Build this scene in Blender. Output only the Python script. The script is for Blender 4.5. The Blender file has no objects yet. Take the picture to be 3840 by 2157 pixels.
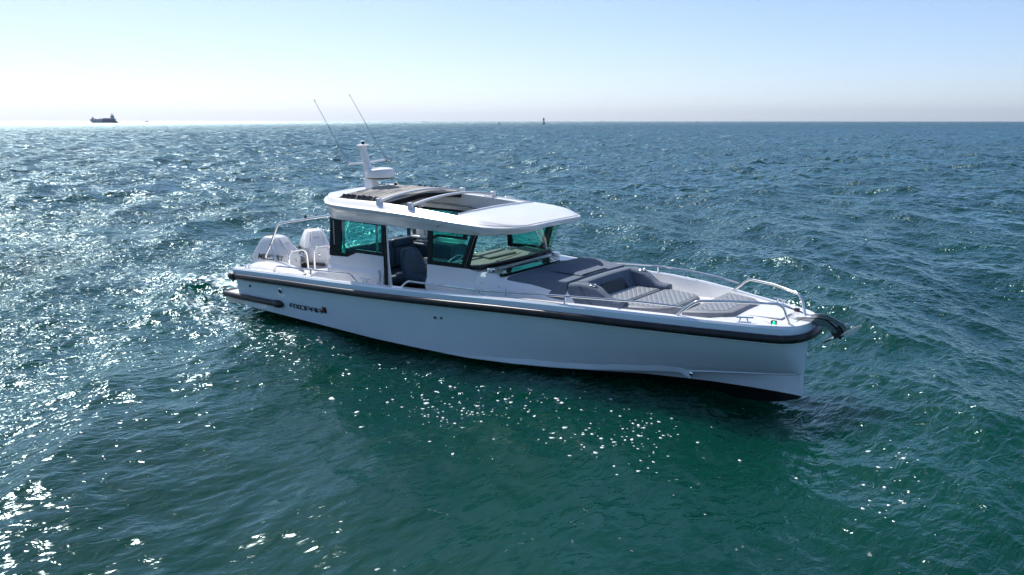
import bpy, bmesh, math, random
import numpy as np
from mathutils import Vector, Matrix
R = math.radians
random.seed(7); rng = np.random.default_rng(11)
sc = bpy.context.scene
col = sc.collection

# ---------------------------------------------------------------- camera
CAM = (14.832, -11.405, 3.706); YAW = R(127.543); FPX = 3243.8
PITCH = math.atan((1078.5-452.0)/FPX)
cd = bpy.data.cameras.new('camera'); cam = bpy.data.objects.new('camera', cd); col.objects.link(cam)
F = Vector((math.cos(YAW)*math.cos(PITCH), math.sin(YAW)*math.cos(PITCH), -math.sin(PITCH)))
Rt = Vector((math.sin(YAW), -math.cos(YAW), 0)); Up = Rt.cross(F)
M = Matrix((Rt, Up, -F)).transposed().to_4x4(); M.translation = CAM
cam.matrix_world = M
cd.sensor_width = 36; cd.lens = 36*FPX/3840; cd.clip_start = .1; cd.clip_end = 200000
sc.camera = cam

# ---------------------------------------------------------------- world, sun, exposure
SUN_AZ, SUN_EL = 159.5, 48.5            # direction towards the sun, degrees from +X
w = bpy.data.worlds.new('World'); sc.world = w; w.use_nodes = True
nt = w.node_tree; nt.nodes.clear()
sky = nt.nodes.new('ShaderNodeTexSky'); sky.sky_type = 'NISHITA'; sky.sun_disc = False
sky.sun_elevation = R(SUN_EL); sky.sun_rotation = R(90-SUN_AZ)
sky.altitude = 0; sky.air_density = .6; sky.dust_density = .5; sky.ozone_density = 3.0
bg = nt.nodes.new('ShaderNodeBackground'); bg.inputs['Strength'].default_value = .105
out = nt.nodes.new('ShaderNodeOutputWorld')
tn = nt.nodes.new('ShaderNodeMix'); tn.data_type = 'RGBA'; tn.blend_type = 'MULTIPLY'; tn.inputs[0].default_value = 1; tn.inputs[7].default_value = (.79, .775, .79, 1)
def vm(op, a, v):
    q = nt.nodes.new('ShaderNodeVectorMath'); q.operation = op; nt.links.new(a, q.inputs[0]); q.inputs[1].default_value = (v, v, v); return q.outputs[0]
gm = nt.nodes.new('ShaderNodeGamma'); gm.inputs[1].default_value = .72
nt.links.new(vm('MULTIPLY', sky.outputs[0], .105), gm.inputs[0])
hs_ = nt.nodes.new('ShaderNodeHueSaturation'); hs_.inputs['Saturation'].default_value = 1.2
nt.links.new(vm('MULTIPLY', gm.outputs[0], 1/.105), hs_.inputs['Color']); nt.links.new(hs_.outputs[0], tn.inputs[6]); nt.links.new(tn.outputs[2], bg.inputs[0]); nt.links.new(bg.outputs[0], out.inputs[0])
sd = bpy.data.lights.new('sun', 'SUN'); sd.energy = 3.45; sd.angle = R(.55); sd.color = (1, .955, .89)
sun = bpy.data.objects.new('sun', sd); col.objects.link(sun)
sv = Vector((math.cos(R(SUN_AZ))*math.cos(R(SUN_EL)), math.sin(R(SUN_AZ))*math.cos(R(SUN_EL)), math.sin(R(SUN_EL))))
sun.rotation_euler = sv.to_track_quat('Z', 'Y').to_euler(); sun.location = (0, 0, 60)
sc.view_settings.view_transform = 'Standard'; sc.view_settings.look = 'None'
sc.view_settings.exposure = 0.78; sc.view_settings.gamma = 1
sc.cycles.max_bounces = 10; sc.cycles.transparent_max_bounces = 16
sc.cycles.caustics_reflective = False; sc.cycles.caustics_refractive = False
sc.cycles.sample_clamp_indirect = 6

# ---------------------------------------------------------------- materials
def mat(name, c=(.8, .8, .8), rough=.5, metal=0, coat=0, ior=1.45, bump=None, spec=.5):
    m = bpy.data.materials.new(name); m.use_nodes = True
    b = m.node_tree.nodes['Principled BSDF']
    b.inputs['Base Color'].default_value = (*c, 1); b.inputs['Roughness'].default_value = rough
    b.inputs['Metallic'].default_value = metal; b.inputs['Coat Weight'].default_value = coat
    b.inputs['Coat Roughness'].default_value = .04; b.inputs['IOR'].default_value = ior
    b.inputs['Specular IOR Level'].default_value = spec
    n = m.node_tree.nodes; l = m.node_tree.links
    if bump:
        tc = n.new('ShaderNodeTexCoord'); no = n.new('ShaderNodeTexNoise'); bu = n.new('ShaderNodeBump')
        no.inputs['Scale'].default_value = bump[0]; no.inputs['Detail'].default_value = 3
        bu.inputs['Distance'].default_value = bump[1]; bu.inputs['Strength'].default_value = 1
        l.new(tc.outputs['Object'], no.inputs['Vector']); l.new(no.outputs['Fac'], bu.inputs['Height'])
        l.new(bu.outputs[0], b.inputs['Normal'])
    return m
def mottled(m, scale, lo, hi, detail=4):
    n = m.node_tree.nodes; l = m.node_tree.links; b = n['Principled BSDF']
    tc = n.new('ShaderNodeTexCoord'); no = n.new('ShaderNodeTexNoise'); cr = n.new('ShaderNodeValToRGB')
    no.inputs['Scale'].default_value = scale; no.inputs['Detail'].default_value = detail
    cr.color_ramp.elements[0].position = .3; cr.color_ramp.elements[1].position = .7
    cr.color_ramp.elements[0].color = (*lo, 1); cr.color_ramp.elements[1].color = (*hi, 1)
    l.new(tc.outputs['Object'], no.inputs['Vector']); l.new(no.outputs['Fac'], cr.inputs[0]); l.new(cr.outputs[0], b.inputs['Base Color'])
    return m
GEL = mottled(mat('white_gelcoat', (.8, .8, .8), .22, coat=.5, bump=(1.2, .004)), 2.5, (.77, .77, .78), (.82, .82, .82))
DECK = mottled(mat('deck_nonslip', (.74, .73, .72), .55, bump=(220, .0006)), 3, (.70, .69, .69), (.78, .77, .76))
HULLP = mottled(mat('hull_paint', (.7, .8, .88), .18, coat=.7, bump=(1.5, .008)), 1.7, (.74, .88, .97), (.79, .91, .98))
ANTI = mat('black_antifouling', (.006, .007, .008), .5)
RUB = mottled(mat('fender_rubber', (.02, .02, .022), .38, bump=(60, .0006)), 9, (.012, .012, .014), (.03, .03, .033))
BLK = mat('black_frame', (.008, .009, .010), .18)
PLAST = mat('black_plastic', (.02, .02, .022), .4)
STEEL = mat('polished_steel', (.80, .79, .78), .09, 1.0)
DSTEEL = mat('dark_steel', (.62, .62, .63), .12, 1.0)
ENG = mottled(mat('engine_white', (.75, .75, .76), .25, coat=.4), 4, (.70, .70, .71), (.76, .76, .77))
NAVY = mottled(mat('navy_vinyl', (.03, .05, .08), .55, bump=(90, .0012)), 14, (.016, .045, .085), (.026, .062, .11))
FAB = mottled(mat('grey_canvas', (.11, .125, .15), .85, bump=(260, .0012)), 25, (.085, .115, .16), (.12, .15, .20))
FABL = mottled(mat('grey_vinyl', (.25, .26, .28), .6, bump=(120, .001)), 12, (.17, .185, .21), (.22, .235, .26))
BEIGE = mottled(mat('beige_canvas', (.42, .40, .36), .9, bump=(200, .001)), 20, (.36, .34, .31), (.46, .44, .40))
DARKF = mat('dark_carpet', (.012, .016, .022), .9, bump=(90, .003))
INTER = mat('interior_trim', (.42, .43, .45), .5)
DASH = mottled(mat('dash_top', (.20, .205, .19), .75), 20, (.115, .12, .115), (.15, .155, .15))
WOOD = mat('teak', (.25, .11, .045), .5, bump=(60, .001))
RED = mat('red_enamel', (.25, .01, .01), .3)
YEL = mat('yellow_plastic', (.55, .6, .03), .4)
GLETT = mat('grey_lettering', (.04, .04, .045), .4)
def glass(name, tint, rough=0.0, fac=1.0):
    m = bpy.data.materials.new(name); m.use_nodes = True; n = m.node_tree.nodes; l = m.node_tree.links; n.clear()
    o = n.new('ShaderNodeOutputMaterial'); mx = n.new('ShaderNodeMixShader'); tr = n.new('ShaderNodeBsdfTransparent')
    gl = n.new('ShaderNodeBsdfGlossy'); fr = n.new('ShaderNodeFresnel')
    tr.inputs[0].default_value = (*tint, 1); gl.inputs['Roughness'].default_value = rough; fr.inputs[0].default_value = 1.45
    gl.inputs[0].default_value = (fac, fac, fac, 1)
    ge = n.new('ShaderNodeNewGeometry'); ml = n.new('ShaderNodeMath'); ml.operation = 'MULTIPLY_ADD'; ml.inputs[1].default_value = -1; ml.inputs[2].default_value = 1; l.new(ge.outputs['Backfacing'], ml.inputs[0])
    m2 = n.new('ShaderNodeMath'); m2.operation = 'MULTIPLY'; l.new(fr.outputs[0], m2.inputs[0]); l.new(ml.outputs[0], m2.inputs[1]); l.new(m2.outputs[0], mx.inputs[0]); l.new(tr.outputs[0], mx.inputs[1]); l.new(gl.outputs[0], mx.inputs[2]); l.new(mx.outputs[0], o.inputs[0])
    return m
GLASS = glass('green_tinted_glass', (.42, .90, .82))
GLASSC = glass('pale_windscreen_glass', (.80, .95, .90))
def quilt():
    m = mottled(mat('quilted_vinyl', (.2, .2, .22), .55), 16, (.155, .18, .215), (.21, .235, .27)); n = m.node_tree.nodes; l = m.node_tree.links; b = n['Principled BSDF']
    tc = n.new('ShaderNodeTexCoord'); sx = n.new('ShaderNodeSeparateXYZ'); l.new(tc.outputs['Object'], sx.inputs[0])
    def mth(op, a, c=None):
        q = n.new('ShaderNodeMath'); q.operation = op
        for i, v in enumerate((a, c)):
            if v is None: continue
            if isinstance(v, (int, float)): q.inputs[i].default_value = v
            else: l.new(v, q.inputs[i])
        return q.outputs[0]
    s = .085; hs = []
    for k in (.62, -.62):
        t = mth('DIVIDE', mth('ADD', sx.outputs[0], mth('MULTIPLY', sx.outputs[1], k)), s)
        hs.append(mth('ABSOLUTE', mth('SUBTRACT', mth('FRACT', t), .5)))
    h = mth('MAXIMUM', hs[0], hs[1])                       # 0.5 at a seam
    inv = mth('POWER', mth('SUBTRACT', 1.0, mth('MULTIPLY', h, 2)), .5)
    bu = n.new('ShaderNodeBump'); bu.inputs['Distance'].default_value = .011; bu.inputs['Strength'].default_value = 1
    l.new(inv, bu.inputs['Height']); l.new(bu.outputs[0], b.inputs['Normal'])
    seam = mth('GREATER_THAN', hs[0], .455)
    src = b.inputs['Base Color'].links[0].from_socket
    mx = n.new('ShaderNodeMix'); mx.data_type = 'RGBA'; l.new(seam, mx.inputs[0]); l.new(src, mx.inputs[6]); mx.inputs[7].default_value = (.40, .43, .46, 1)
    l.new(mx.outputs[2], b.inputs['Base Color'])
    return m
QUILT = quilt()

# ---------------------------------------------------------------- mesh helpers
class MB:
    def __init__(s): s.v = []; s.f = []; s.mi = []
    def add(s, vs, fs, mi=0):
        o = len(s.v); s.v += [tuple(map(float, p)) for p in vs]; s.f += [tuple(i+o for i in f) for f in fs]; s.mi += [mi]*len(fs); return s
    def box(s, c, d, rz=0, ry=0, rx=0, mi=0):
        m = Matrix.Rotation(rz, 3, 'Z') @ Matrix.Rotation(ry, 3, 'Y') @ Matrix.Rotation(rx, 3, 'X')
        vs = [Vector(c)+m @ Vector((x*d[0]/2, y*d[1]/2, z*d[2]/2)) for x in (-1, 1) for y in (-1, 1) for z in (-1, 1)]
        return s.add(vs, [(0, 1, 3, 2), (4, 6, 7, 5), (0, 4, 5, 1), (2, 3, 7, 6), (0, 2, 6, 4), (1, 5, 7, 3)], mi)
    def loft(s, rings, closed=True, caps=True, mi=0):
        n = len(rings[0]); vs = [p for r in rings for p in r]; fs = []
        for i in range(len(rings)-1):
            for j in range(n if closed else n-1):
                k = (j+1) % n; fs.append((i*n+j, i*n+k, (i+1)*n+k, (i+1)*n+j))
        if caps and closed:
            fs.append(tuple(range(n))[::-1]); fs.append(tuple((len(rings)-1)*n+j for j in range(n)))
        return s.add(vs, fs, mi)
    def tube(s, path, r=.0125, n=10, closed=False, sx=1.0, mi=0):
        P = [Vector(p) for p in path]; rings = []; prev = None; N = len(P)
        for i, p in enumerate(P):
            if closed: t = (P[(i+1) % N]-P[i-1]).normalized()
            else: t = (P[min(i+1, N-1)]-P[max(i-1, 0)]).normalized()
            if prev is None:
                a = Vector((0, 0, 1)) if abs(t.z) < .95 else Vector((1, 0, 0)); u = (a-t*a.dot(t)).normalized()
            else: u = (prev-t*prev.dot(t)).normalized()
            prev = u; v = t.cross(u); rr = r[i] if isinstance(r, (list, tuple)) else r
            rings.append([p+u*math.cos(a)*rr*1.0+v*math.sin(a)*rr*sx for a in [2*math.pi*k/n for k in range(n)]])
        if closed: rings.append(rings[0])
        return s.loft(rings, True, not closed, mi)
    def prism(s, poly, axis, a, b, mi=0):
        ax = 'xyz'.index(axis)
        def P(p, h): q = list(p); q.insert(ax, h); return q
        return s.loft([[P(p, a) for p in poly], [P(p, b) for p in poly]], mi=mi)
    def lathe(s, prof, n=24, c=(0, 0, 0), axis='z', mi=0):
        rings = []
        for r_, h in prof:
            ring = []
            for k in range(n):
                a = 2*math.pi*k/n; q = (r_*math.cos(a), r_*math.sin(a), h)
                if axis == 'x': q = (h, r_*math.cos(a), r_*math.sin(a))
                if axis == 'y': q = (r_*math.cos(a), h, r_*math.sin(a))
                ring.append((c[0]+q[0], c[1]+q[1], c[2]+q[2]))
            rings.append(ring)
        return s.loft(rings, mi=mi)
    def build(s, name, mats, parent=None, smooth=35, bevel=0, seg=2, label=None, subd=0, recalc=True):
        me = bpy.data.meshes.new(name); me.from_pydata(s.v, [], s.f)
        if not isinstance(mats, (list, tuple)): mats = [mats]
        for m in mats: me.materials.append(m)
        me.polygons.foreach_set('material_index', s.mi)
        if recalc:
            bm = bmesh.new(); bm.from_mesh(me); bmesh.ops.remove_doubles(bm, verts=bm.verts, dist=1e-5)
            bmesh.ops.recalc_face_normals(bm, faces=bm.faces); bm.to_mesh(me); bm.free()
        me.polygons.foreach_set('use_smooth', [True]*len(me.polygons))
        try: me.set_sharp_from_angle(angle=R(smooth))
        except Exception: pass
        o = bpy.data.objects.new(name, me); col.objects.link(o)
        if parent: o.parent = parent
        if bevel:
            b = o.modifiers.new('bevel', 'BEVEL'); b.width = bevel; b.segments = seg; b.limit_method = 'ANGLE'; b.angle_limit = R(30); b.harden_normals = False
        if subd:
            q = o.modifiers.new('subd', 'SUBSURF'); q.levels = subd; q.render_levels = subd
        if label: o['label'] = label
        return o
def tag(o, label=None, cat=None, group=None, kind=None):
    if label: o['label'] = label
    if cat: o['category'] = cat
    if group: o['group'] = group
    if kind: o['kind'] = kind
    return o
def empty(name, loc=(0, 0, 0), rz=0):
    o = bpy.data.objects.new(name, None); col.objects.link(o); o.location = loc; o.rotation_euler = (0, 0, rz); o.empty_display_size = .2; return o
def round_path(pts, r=.08, seg=6):
    P = [Vector(p) for p in pts]; o = [P[0]]
    for i in range(1, len(P)-1):
        a, b, c = P[i-1], P[i], P[i+1]; d1 = (a-b); d2 = (c-b); q = min(r, d1.length*.48, d2.length*.48)
        s_ = b+d1.normalized()*q; e = b+d2.normalized()*q
        for k in range(seg+1):
            t = k/seg; o.append(s_*(1-t)**2+b*2*t*(1-t)+e*t*t)
    o.append(P[-1]); return o
def interp(x, xs, ys): return float(np.interp(x, xs, ys))
def my(p): return (p[0], -p[1], p[2])
def text_mesh(txt, size, extrude, name, m, parent, mw, shear=0, spacing=1.0):
    cu = bpy.data.curves.new(name, 'FONT'); cu.body = txt; cu.size = size; cu.extrude = extrude; cu.shear = shear; cu.space_character = spacing
    cu.offset = size*.004
    t = bpy.data.objects.new(name, cu); col.objects.link(t)
    me = bpy.data.meshes.new_from_object(t, depsgraph=bpy.context.evaluated_depsgraph_get())
    bpy.data.objects.remove(t); me.name = name; me.materials.clear(); me.materials.append(m)
    o = bpy.data.objects.new(name, me); col.objects.link(o); o.parent = parent; o.matrix_local = mw; return o

# ================================================================ MOTOR BOAT
boat = empty('motor_boat'); boat.rotation_euler = (R(1.32), 0, 0)
tag(boat, 'white cabin motor boat with two white outboards and a black rubber fender strip', 'motor boat')

# deck edge outline (x, half beam, z)
DE = [(.36, 1.50, .905), (1.2, 1.54, .94), (2.2, 1.57, .975), (3.2, 1.59, 1.0), (4.2, 1.60, 1.03), (5.2, 1.60, 1.07), (6.2, 1.59, 1.115), (7.0, 1.56, 1.15),
      (7.8, 1.50, 1.17), (8.4, 1.405, 1.17), (9.0, 1.27, 1.155), (9.5, 1.115, 1.135), (9.95, .95, 1.11), (10.4, .785, 1.09), (10.75, .66, 1.075), (10.93, .575, 1.066),
      (11.04, .47, 1.062), (11.11, .33, 1.06), (11.15, .17, 1.06), (11.16, 0, 1.06)]
dx = [d[0] for d in DE]; dy = [d[1] for d in DE]; dz_ = [d[2] for d in DE]
def dEdge(x): return interp(x, dx, dy), interp(x, dx, dz_)
# hull stations: deck edge, under fender, mid, chine, under chine, keel
CH = [(.36, 1.38, .17, -.30), (1.2, 1.40, .15, -.36), (2.2, 1.40, .12, -.40), (3.2, 1.39, .085, -.42), (4.2, 1.37, .045, -.42), (5.2, 1.35, .03, -.42), (6.2, 1.29, .035, -.42), (7.0, 1.19, .06, -.42),
      (7.8, 1.04, .10, -.42), (8.4, .90, .145, -.42), (9.0, .72, .19, -.40), (9.5, .55, .225, -.36), (9.95, .40, .255, -.30), (10.4, .26, .28, -.22), (10.75, .15, .30, -.14), (10.93, .085, .31, -.08),
      (11.0, .055, .315, -.05), (11.04, .035, .32, -.03), (11.065, .015, .325, -.01), (11.08, 0, .33, .0)]
def ring_side(i, s):
    x, yd, zd = DE[i]; xc, yc, zc, zk = CH[i]
    xl = min(x, xc) if i > 14 else x
    xm = x*.35+xl*.65 if i > 14 else x
    p = []
    p.append((x, yd, zd)); p.append((x, yd+.012, zd-.015)); p.append((x, yd+.008, zd-.09))
    p.append((xm+(x-xm)*.85, yd*.992, zd-.232)); 
    y1 = yd*.955 if i < 9 else yd*.93-.02*max(0, (i-13))
    y1 = max(y1, yc)
    if i >= 19: y1 = 0
    p.append((xm, max(y1, 0) if i < 19 else 0, zd-.252))
    for t in (.2, .4, .6, .8):
        f = t**(1.0+.25*min(1, max(0, (x-6)/4)))
        bow = 1+.0*t
        yy = y1+(yc-y1)*(f*.75+t*.25) ; zz = (zd-.252)*(1-t)+zc*t
        if i >= 19: yy = 0
        p.append((xm+(xl-xm)*t, yy, zz))
    p.append((xl, yc, zc)); 
    k = .035 if i < 17 else .004
    p.append((xl, max(yc-k*.9, 0), zc-.02))
    for t in (.3, .65, 1.0):
        bulge = .10*math.sin(math.pi*t)*(1 if x < 8 else .55)*yc
        p.append((xl, max((yc-k)*(1-t), 0)+bulge*0, zc-.02+(zk-zc+.02)*t-(.02 if False else 0)))
    return [(a, b*s, c) for a, b, c in p]
h = MB()
L = [ring_side(i, -1) for i in range(20)]; Rr = [ring_side(i, 1) for i in range(20)]
h.loft(L, False); h.loft(Rr, False)
tr = L[0]+Rr[0][::-1]
h.add(tr, [tuple(range(len(tr)))])
hull = h.build('hull', [HULLP, ANTI], boat, smooth=28)
# antifouling below the painted line
def paint_z(x): return interp(x, [0, .4, 2.2, 4, 6, 7, 8, 9, 10, 11.1], [.165, .165, .115, .05, .035, .045, .075, .105, .06, .0])
bm = bmesh.new(); bm.from_mesh(hull.data)
for xa, xb in zip([-.5, 1, 2, 3, 4, 5, 6, 7, 8, 8.5, 9, 9.5, 10, 10.5], [1, 2, 3, 4, 5, 6, 7, 8, 8.5, 9, 9.5, 10, 10.5, 12]):
    za, zb = paint_z(xa), paint_z(xb)
    if xa >= 10.5: za = paint_z(10.5); zb = za+(paint_z(11.1)-za)*(12-10.5)/.6
    fs = [f for f in bm.faces if xa-.6 <= f.calc_center_median().x <= xb+.6 and f.calc_center_median().z < .6]
    n_ = Vector((-(zb-za), 0, (xb-xa))).normalized()
    g = list(set([e for f in fs for e in f.edges]))+list(set([v for f in fs for v in f.verts]))+fs
    bmesh.ops.bisect_plane(bm, geom=g, plane_co=(xa, 0, za), plane_no=n_)
for f in bm.faces:
    c_ = f.calc_center_median(); f.material_index = 1 if c_.z < paint_z(c_.x)-.001 and c_.x > .3 else 0; f.smooth = True
bm.to_mesh(hull.data); bm.free()
hull.data.set_sharp_from_angle(angle=R(28))

def outline(off=0, z0=0, xmin=.36, both=True, npts=1):
    pts = []
    for i, (x, y, z) in enumerate(DE):
        a = DE[max(i-1, 0)]; b = DE[min(i+1, len(DE)-1)]
        if i == len(DE)-1: b = (DE[i-1][0], -DE[i-1][1], DE[i-1][2])
        t = Vector((b[0]-a[0], b[1]-a[1], 0)).normalized(); n_ = Vector((-t.y, t.x, 0))
        if i == 0: n_ = Vector((0, 1, 0))
        if n_.y < 0 and i < len(DE)-1: n_ = -n_
        if i == len(DE)-1: n_ = Vector((1, 0, 0))
        pts.append((x+n_.x*off, y+n_.y*off, z+z0))
    return pts
# black rubber fender strip round the deck edge
o1 = outline(.032, -.148)
path = [my(p) for p in o1]+o1[::-1][1:]
fender = MB()
rings = []
Pp = [Vector(p) for p in path]
# densify
Pd = []
for a, b in zip(Pp[:-1], Pp[1:]):
    k = max(1, int((b-a).length/.15)); Pd += [a.lerp(b, t/k) for t in range(k)]
Pd.append(Pp[-1])
for i, p in enumerate(Pd):
    t = (Pd[min(i+1, len(Pd)-1)]-Pd[max(i-1, 0)]).normalized(); u = Vector((0, 0, 1)); n_ = u.cross(t).normalized()
    rings.append([p+u*math.sin(a)*.056+n_*math.cos(a)*.040*(-1) for a in [2*math.pi*k/14 for k in range(14)]])
fender.loft(rings)
rubrail = fender.build('rubber_fender', RUB, boat)
for s in (-1, 1):
    e = MB(); p = Pd[0] if s < 0 else Pd[-1]
    e.lathe([(.0, -.10), (.045, -.085), (.068, -.03), (.072, .03), (.068, .05)], 18, (p.x-.005, p.y, p.z), 'x')
    e.build('end_cap', PLAST, rubrail)
    e = MB(); e.lathe([(.066, 0), (.074, .005), (.074, .035), (.066, .04)], 18, (p.x+.06, p.y, p.z), 'x'); e.build('band', PLAST, rubrail)
# bright pin line above the fender (moulded lip of hull)
# gunwale and deck
inner = outline(-.13, .008)
outer = outline(-.006, .004)
g = MB()
for s in (-1, 1):
    rO = [(p[0], p[1]*s, p[2]-.006) for p in outer]; rM = [(p[0], max(p[1]-.012, 0)*s, p[2]+.008) for p in outer]
    rI = [(min(p[0], 11.0), max(p[1], 0)*s, p[2]+.006) for p in inner]
    n0 = len(rO)
    def fl(x): return interp(x, [0, 2.2, 2.3, 8.0, 8.3, 9.2, 9.9, 10.05, 12], [.78, .78, .72, .80, .86, .96, 1.06, 1.10, 1.10])
    rW = [(p[0], (abs(p[1])-.03)*s if abs(p[1]) > .03 else 0, min(fl(p[0]), p[2]-.004)) for p in rI]
    rC = [(p[0], 0, q) for p, q in zip(rI, [w_[2]+.0 for w_ in rW])]
    for a, b in ((rO, rM), (rM, rI), (rI, rW)):
        g.loft([a, b], False)
deck = g.build('gunwale', GEL, boat, smooth=40, recalc=True)
# deck floor sheets
fd = MB()
for s in (-1, 1):
    pts = [(x, y) for x, y, z in inner if x > 8.0]
    rA = []; rB = []
    for x in np.linspace(8.15, 10.98, 24):
        y = interp(x, [p[0] for p in inner], [p[1] for p in inner])-.03
        z = interp(x, [0, 2.2, 2.3, 8.0, 8.3, 9.2, 9.9, 10.05, 12], [.78, .78, .72, .80, .86, .96, 1.06, 1.10, 1.10]); z = min(z, dEdge(x)[1]-.002)
        rA.append((x, y*s, z)); rB.append((x, 0, z+.012))
    fd.loft([rA, rB], False)
fd.build('foredeck', GEL, boat)
for s in (-1, 1):
    sdk = MB()
    xs = np.linspace(2.2, 8.15, 14)
    sdk.loft([[(x, (interp(x, [p[0] for p in inner], [p[1] for p in inner])-.03)*s, .72) for x in xs], [(x, 1.0*s, .72) for x in xs]], False)
    sdk.build('side_deck', DECK, boat)
ad = MB(); ad.box((1.28, 0, .70), (1.86, 2.7, .06)); ad.build('aft_deck', DECK, boat, bevel=.01)
for s in (-1, 1):
    tt = MB(); tt.box((.39, 1.12*s, .72), (.05, .62, .34)); tt.build('transom_wall', GEL, boat, bevel=.01)

# moulded aft quarter covers
def dome(s):
    m = MB(); xs = [.42, .5, .75, 1.0, 1.4, 1.75, 2.05, 2.3]; hs = [0, .035, .10, .115, .10, .07, .03, -.01]
    rings = []
    for x, hh in zip(xs, hs):
        yo, zo = dEdge(x); yo -= .11; yi = interp(x, [.4, .9, 1.5, 1.9, 2.3], [.95, .93, .98, 1.1, 1.3]); zb = .70
        zt = zo+.005+hh
        rings.append([(x, s*yo, zo), (x, s*(yo-.04), zo+hh*.35+.004), (x, s*(yo-.14), zt-.012), (x, s*(yo-.2), zt), (x, s*(yi+.05), zt), (x, s*(yi+.01), zt-.02), (x, s*yi, zt-.06), (x, s*(yi-.02), zb), (x, s*yo, zb)])
    m.loft(rings); return m.build('quarter_cover', GEL, boat, smooth=50)
dome(-1); dome(1)

# swim platform and its fender
for s in (-1, 1):
    sp = MB(); rings = []
    for x, yo, zt in ((-.06, 1.40, .385), (.0, 1.45, .39), (.36, 1.42, .40), (.5, 1.41, .40)):
        rings.append([(x, s*.70, zt), (x, s*yo, zt), (x, s*(yo+.01), zt-.02), (x, s*(yo-.03), .17), (x, s*.70, .05)])
    sp.loft(rings); platform = sp.build('swim_platform', GEL, boat, bevel=.012)
for s in (-1, 1):
    tb = MB(); pth = round_path([(-.10, s*1.0, .345), (-.10, s*1.44, .345), (.3, s*1.455, .345), (1.62, s*1.47, .355)], .09)
    tb.tube(pth, .058, 14); pf = tb.build('platform_fender', RUB, boat)
    cp = MB(); cp.lathe([(.066, -.10), (.072, -.09), (.072, .0), (.062, .06), (.035, .105), (0, .12)], 18, (1.68, s*1.47, .356), 'x'); cp.build('end_cap', PLAST, pf)

# hull fittings
def hull_y(x, z):
    i = max(j for j in range(len(DE)) if DE[j][0] <= x); a = L[i]; b = L[min(i+1, 19)]; t = (x-DE[i][0])/max(DE[min(i+1, 19)][0]-DE[i][0], 1e-6)
    zs = [a[k][2]*(1-t)+b[k][2]*t for k in range(4, 10)]; ys = [a[k][1]*(1-t)+b[k][1]*t for k in range(4, 10)]
    return interp(-z, [-q for q in zs], ys)
for (x, z, r_, rm) in ((1.763, .618, .052, STEEL), (.795, .594, .026, PLAST), (5.678, .666, .032, STEEL), (5.805, .669, .024, STEEL)):
    m = MB(); y = hull_y(x, z)-.002
    m.lathe([(r_, .01), (r_, -.008), (r_*.75, -.012), (r_*.7, -.004), (0, -.003)], 20, (x, y, z), 'y'); po = m.build('hull_outlet', DSTEEL if rm is STEEL else PLAST, hull)
    m = MB(); m.lathe([(r_*.68, -.002), (r_*.68, -.0075), (0, -.0075)], 16, (x, y, z), 'y'); m.build('outlet_plug', PLAST, po)
m = MB(); y = hull_y(9.62, .30); m.lathe([(.03, .0), (.033, -.006), (.02, -.016), (0, -.018)], 16, (9.652, hull_y(9.652, .20)-.004, .20), 'y'); m.build('drain_fitting', STEEL, hull)
m = MB(); m.tube([(11.06, 0, .62), (11.105, 0, .62), (11.125, 0, .588), (11.105, 0, .556), (11.06, 0, .556)], .011, 8); m.box((11.075, 0, .588), (.012, .05, .11)); m.build('bow_eye', STEEL, hull)
# spray rail along the chine forward
m = MB(); pr = []
for x in np.linspace(5.6, 9.64, 34):
    zz = interp(x, [5.6, 6.2, 6.9, 7.6, 8.24, 8.81, 9.35, 9.55, 9.64], [.03, .034, .058, .085, .125, .174, .219, .20, .12]); wdt = interp(x, [5.6, 6.2, 7.0, 9.3, 9.64], [.0, .008, .028, .034, .0])
    y = hull_y(x, zz); pr.append([(x, hull_y(x, zz+.10)+.006, zz+.10), (x, y-wdt, zz+.006), (x, y-wdt+.006, zz-.004), (x, y+.02, zz-.006)])
m.loft(pr); m.build('spray_rail', HULLP, hull, smooth=20)
m = MB(); pr = []
for x in np.linspace(9.2, 10.98, 20):
    i = x; zc = interp(x, [c[0] for c in CH], [c[2] for c in CH]); y = -interp(x, [c[0] for c in CH], [c[1] for c in CH]); wd = interp(x, [9.2, 9.8, 11], [0, .012, .006])
    pr.append([(x, y+.01, zc+.03), (x, y-wd, zc+.006), (x, y-wd, zc-.004), (x, y+.012, zc-.02)])
m.loft(pr); m.build('chine_strake', HULLP, hull, smooth=20)

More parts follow.
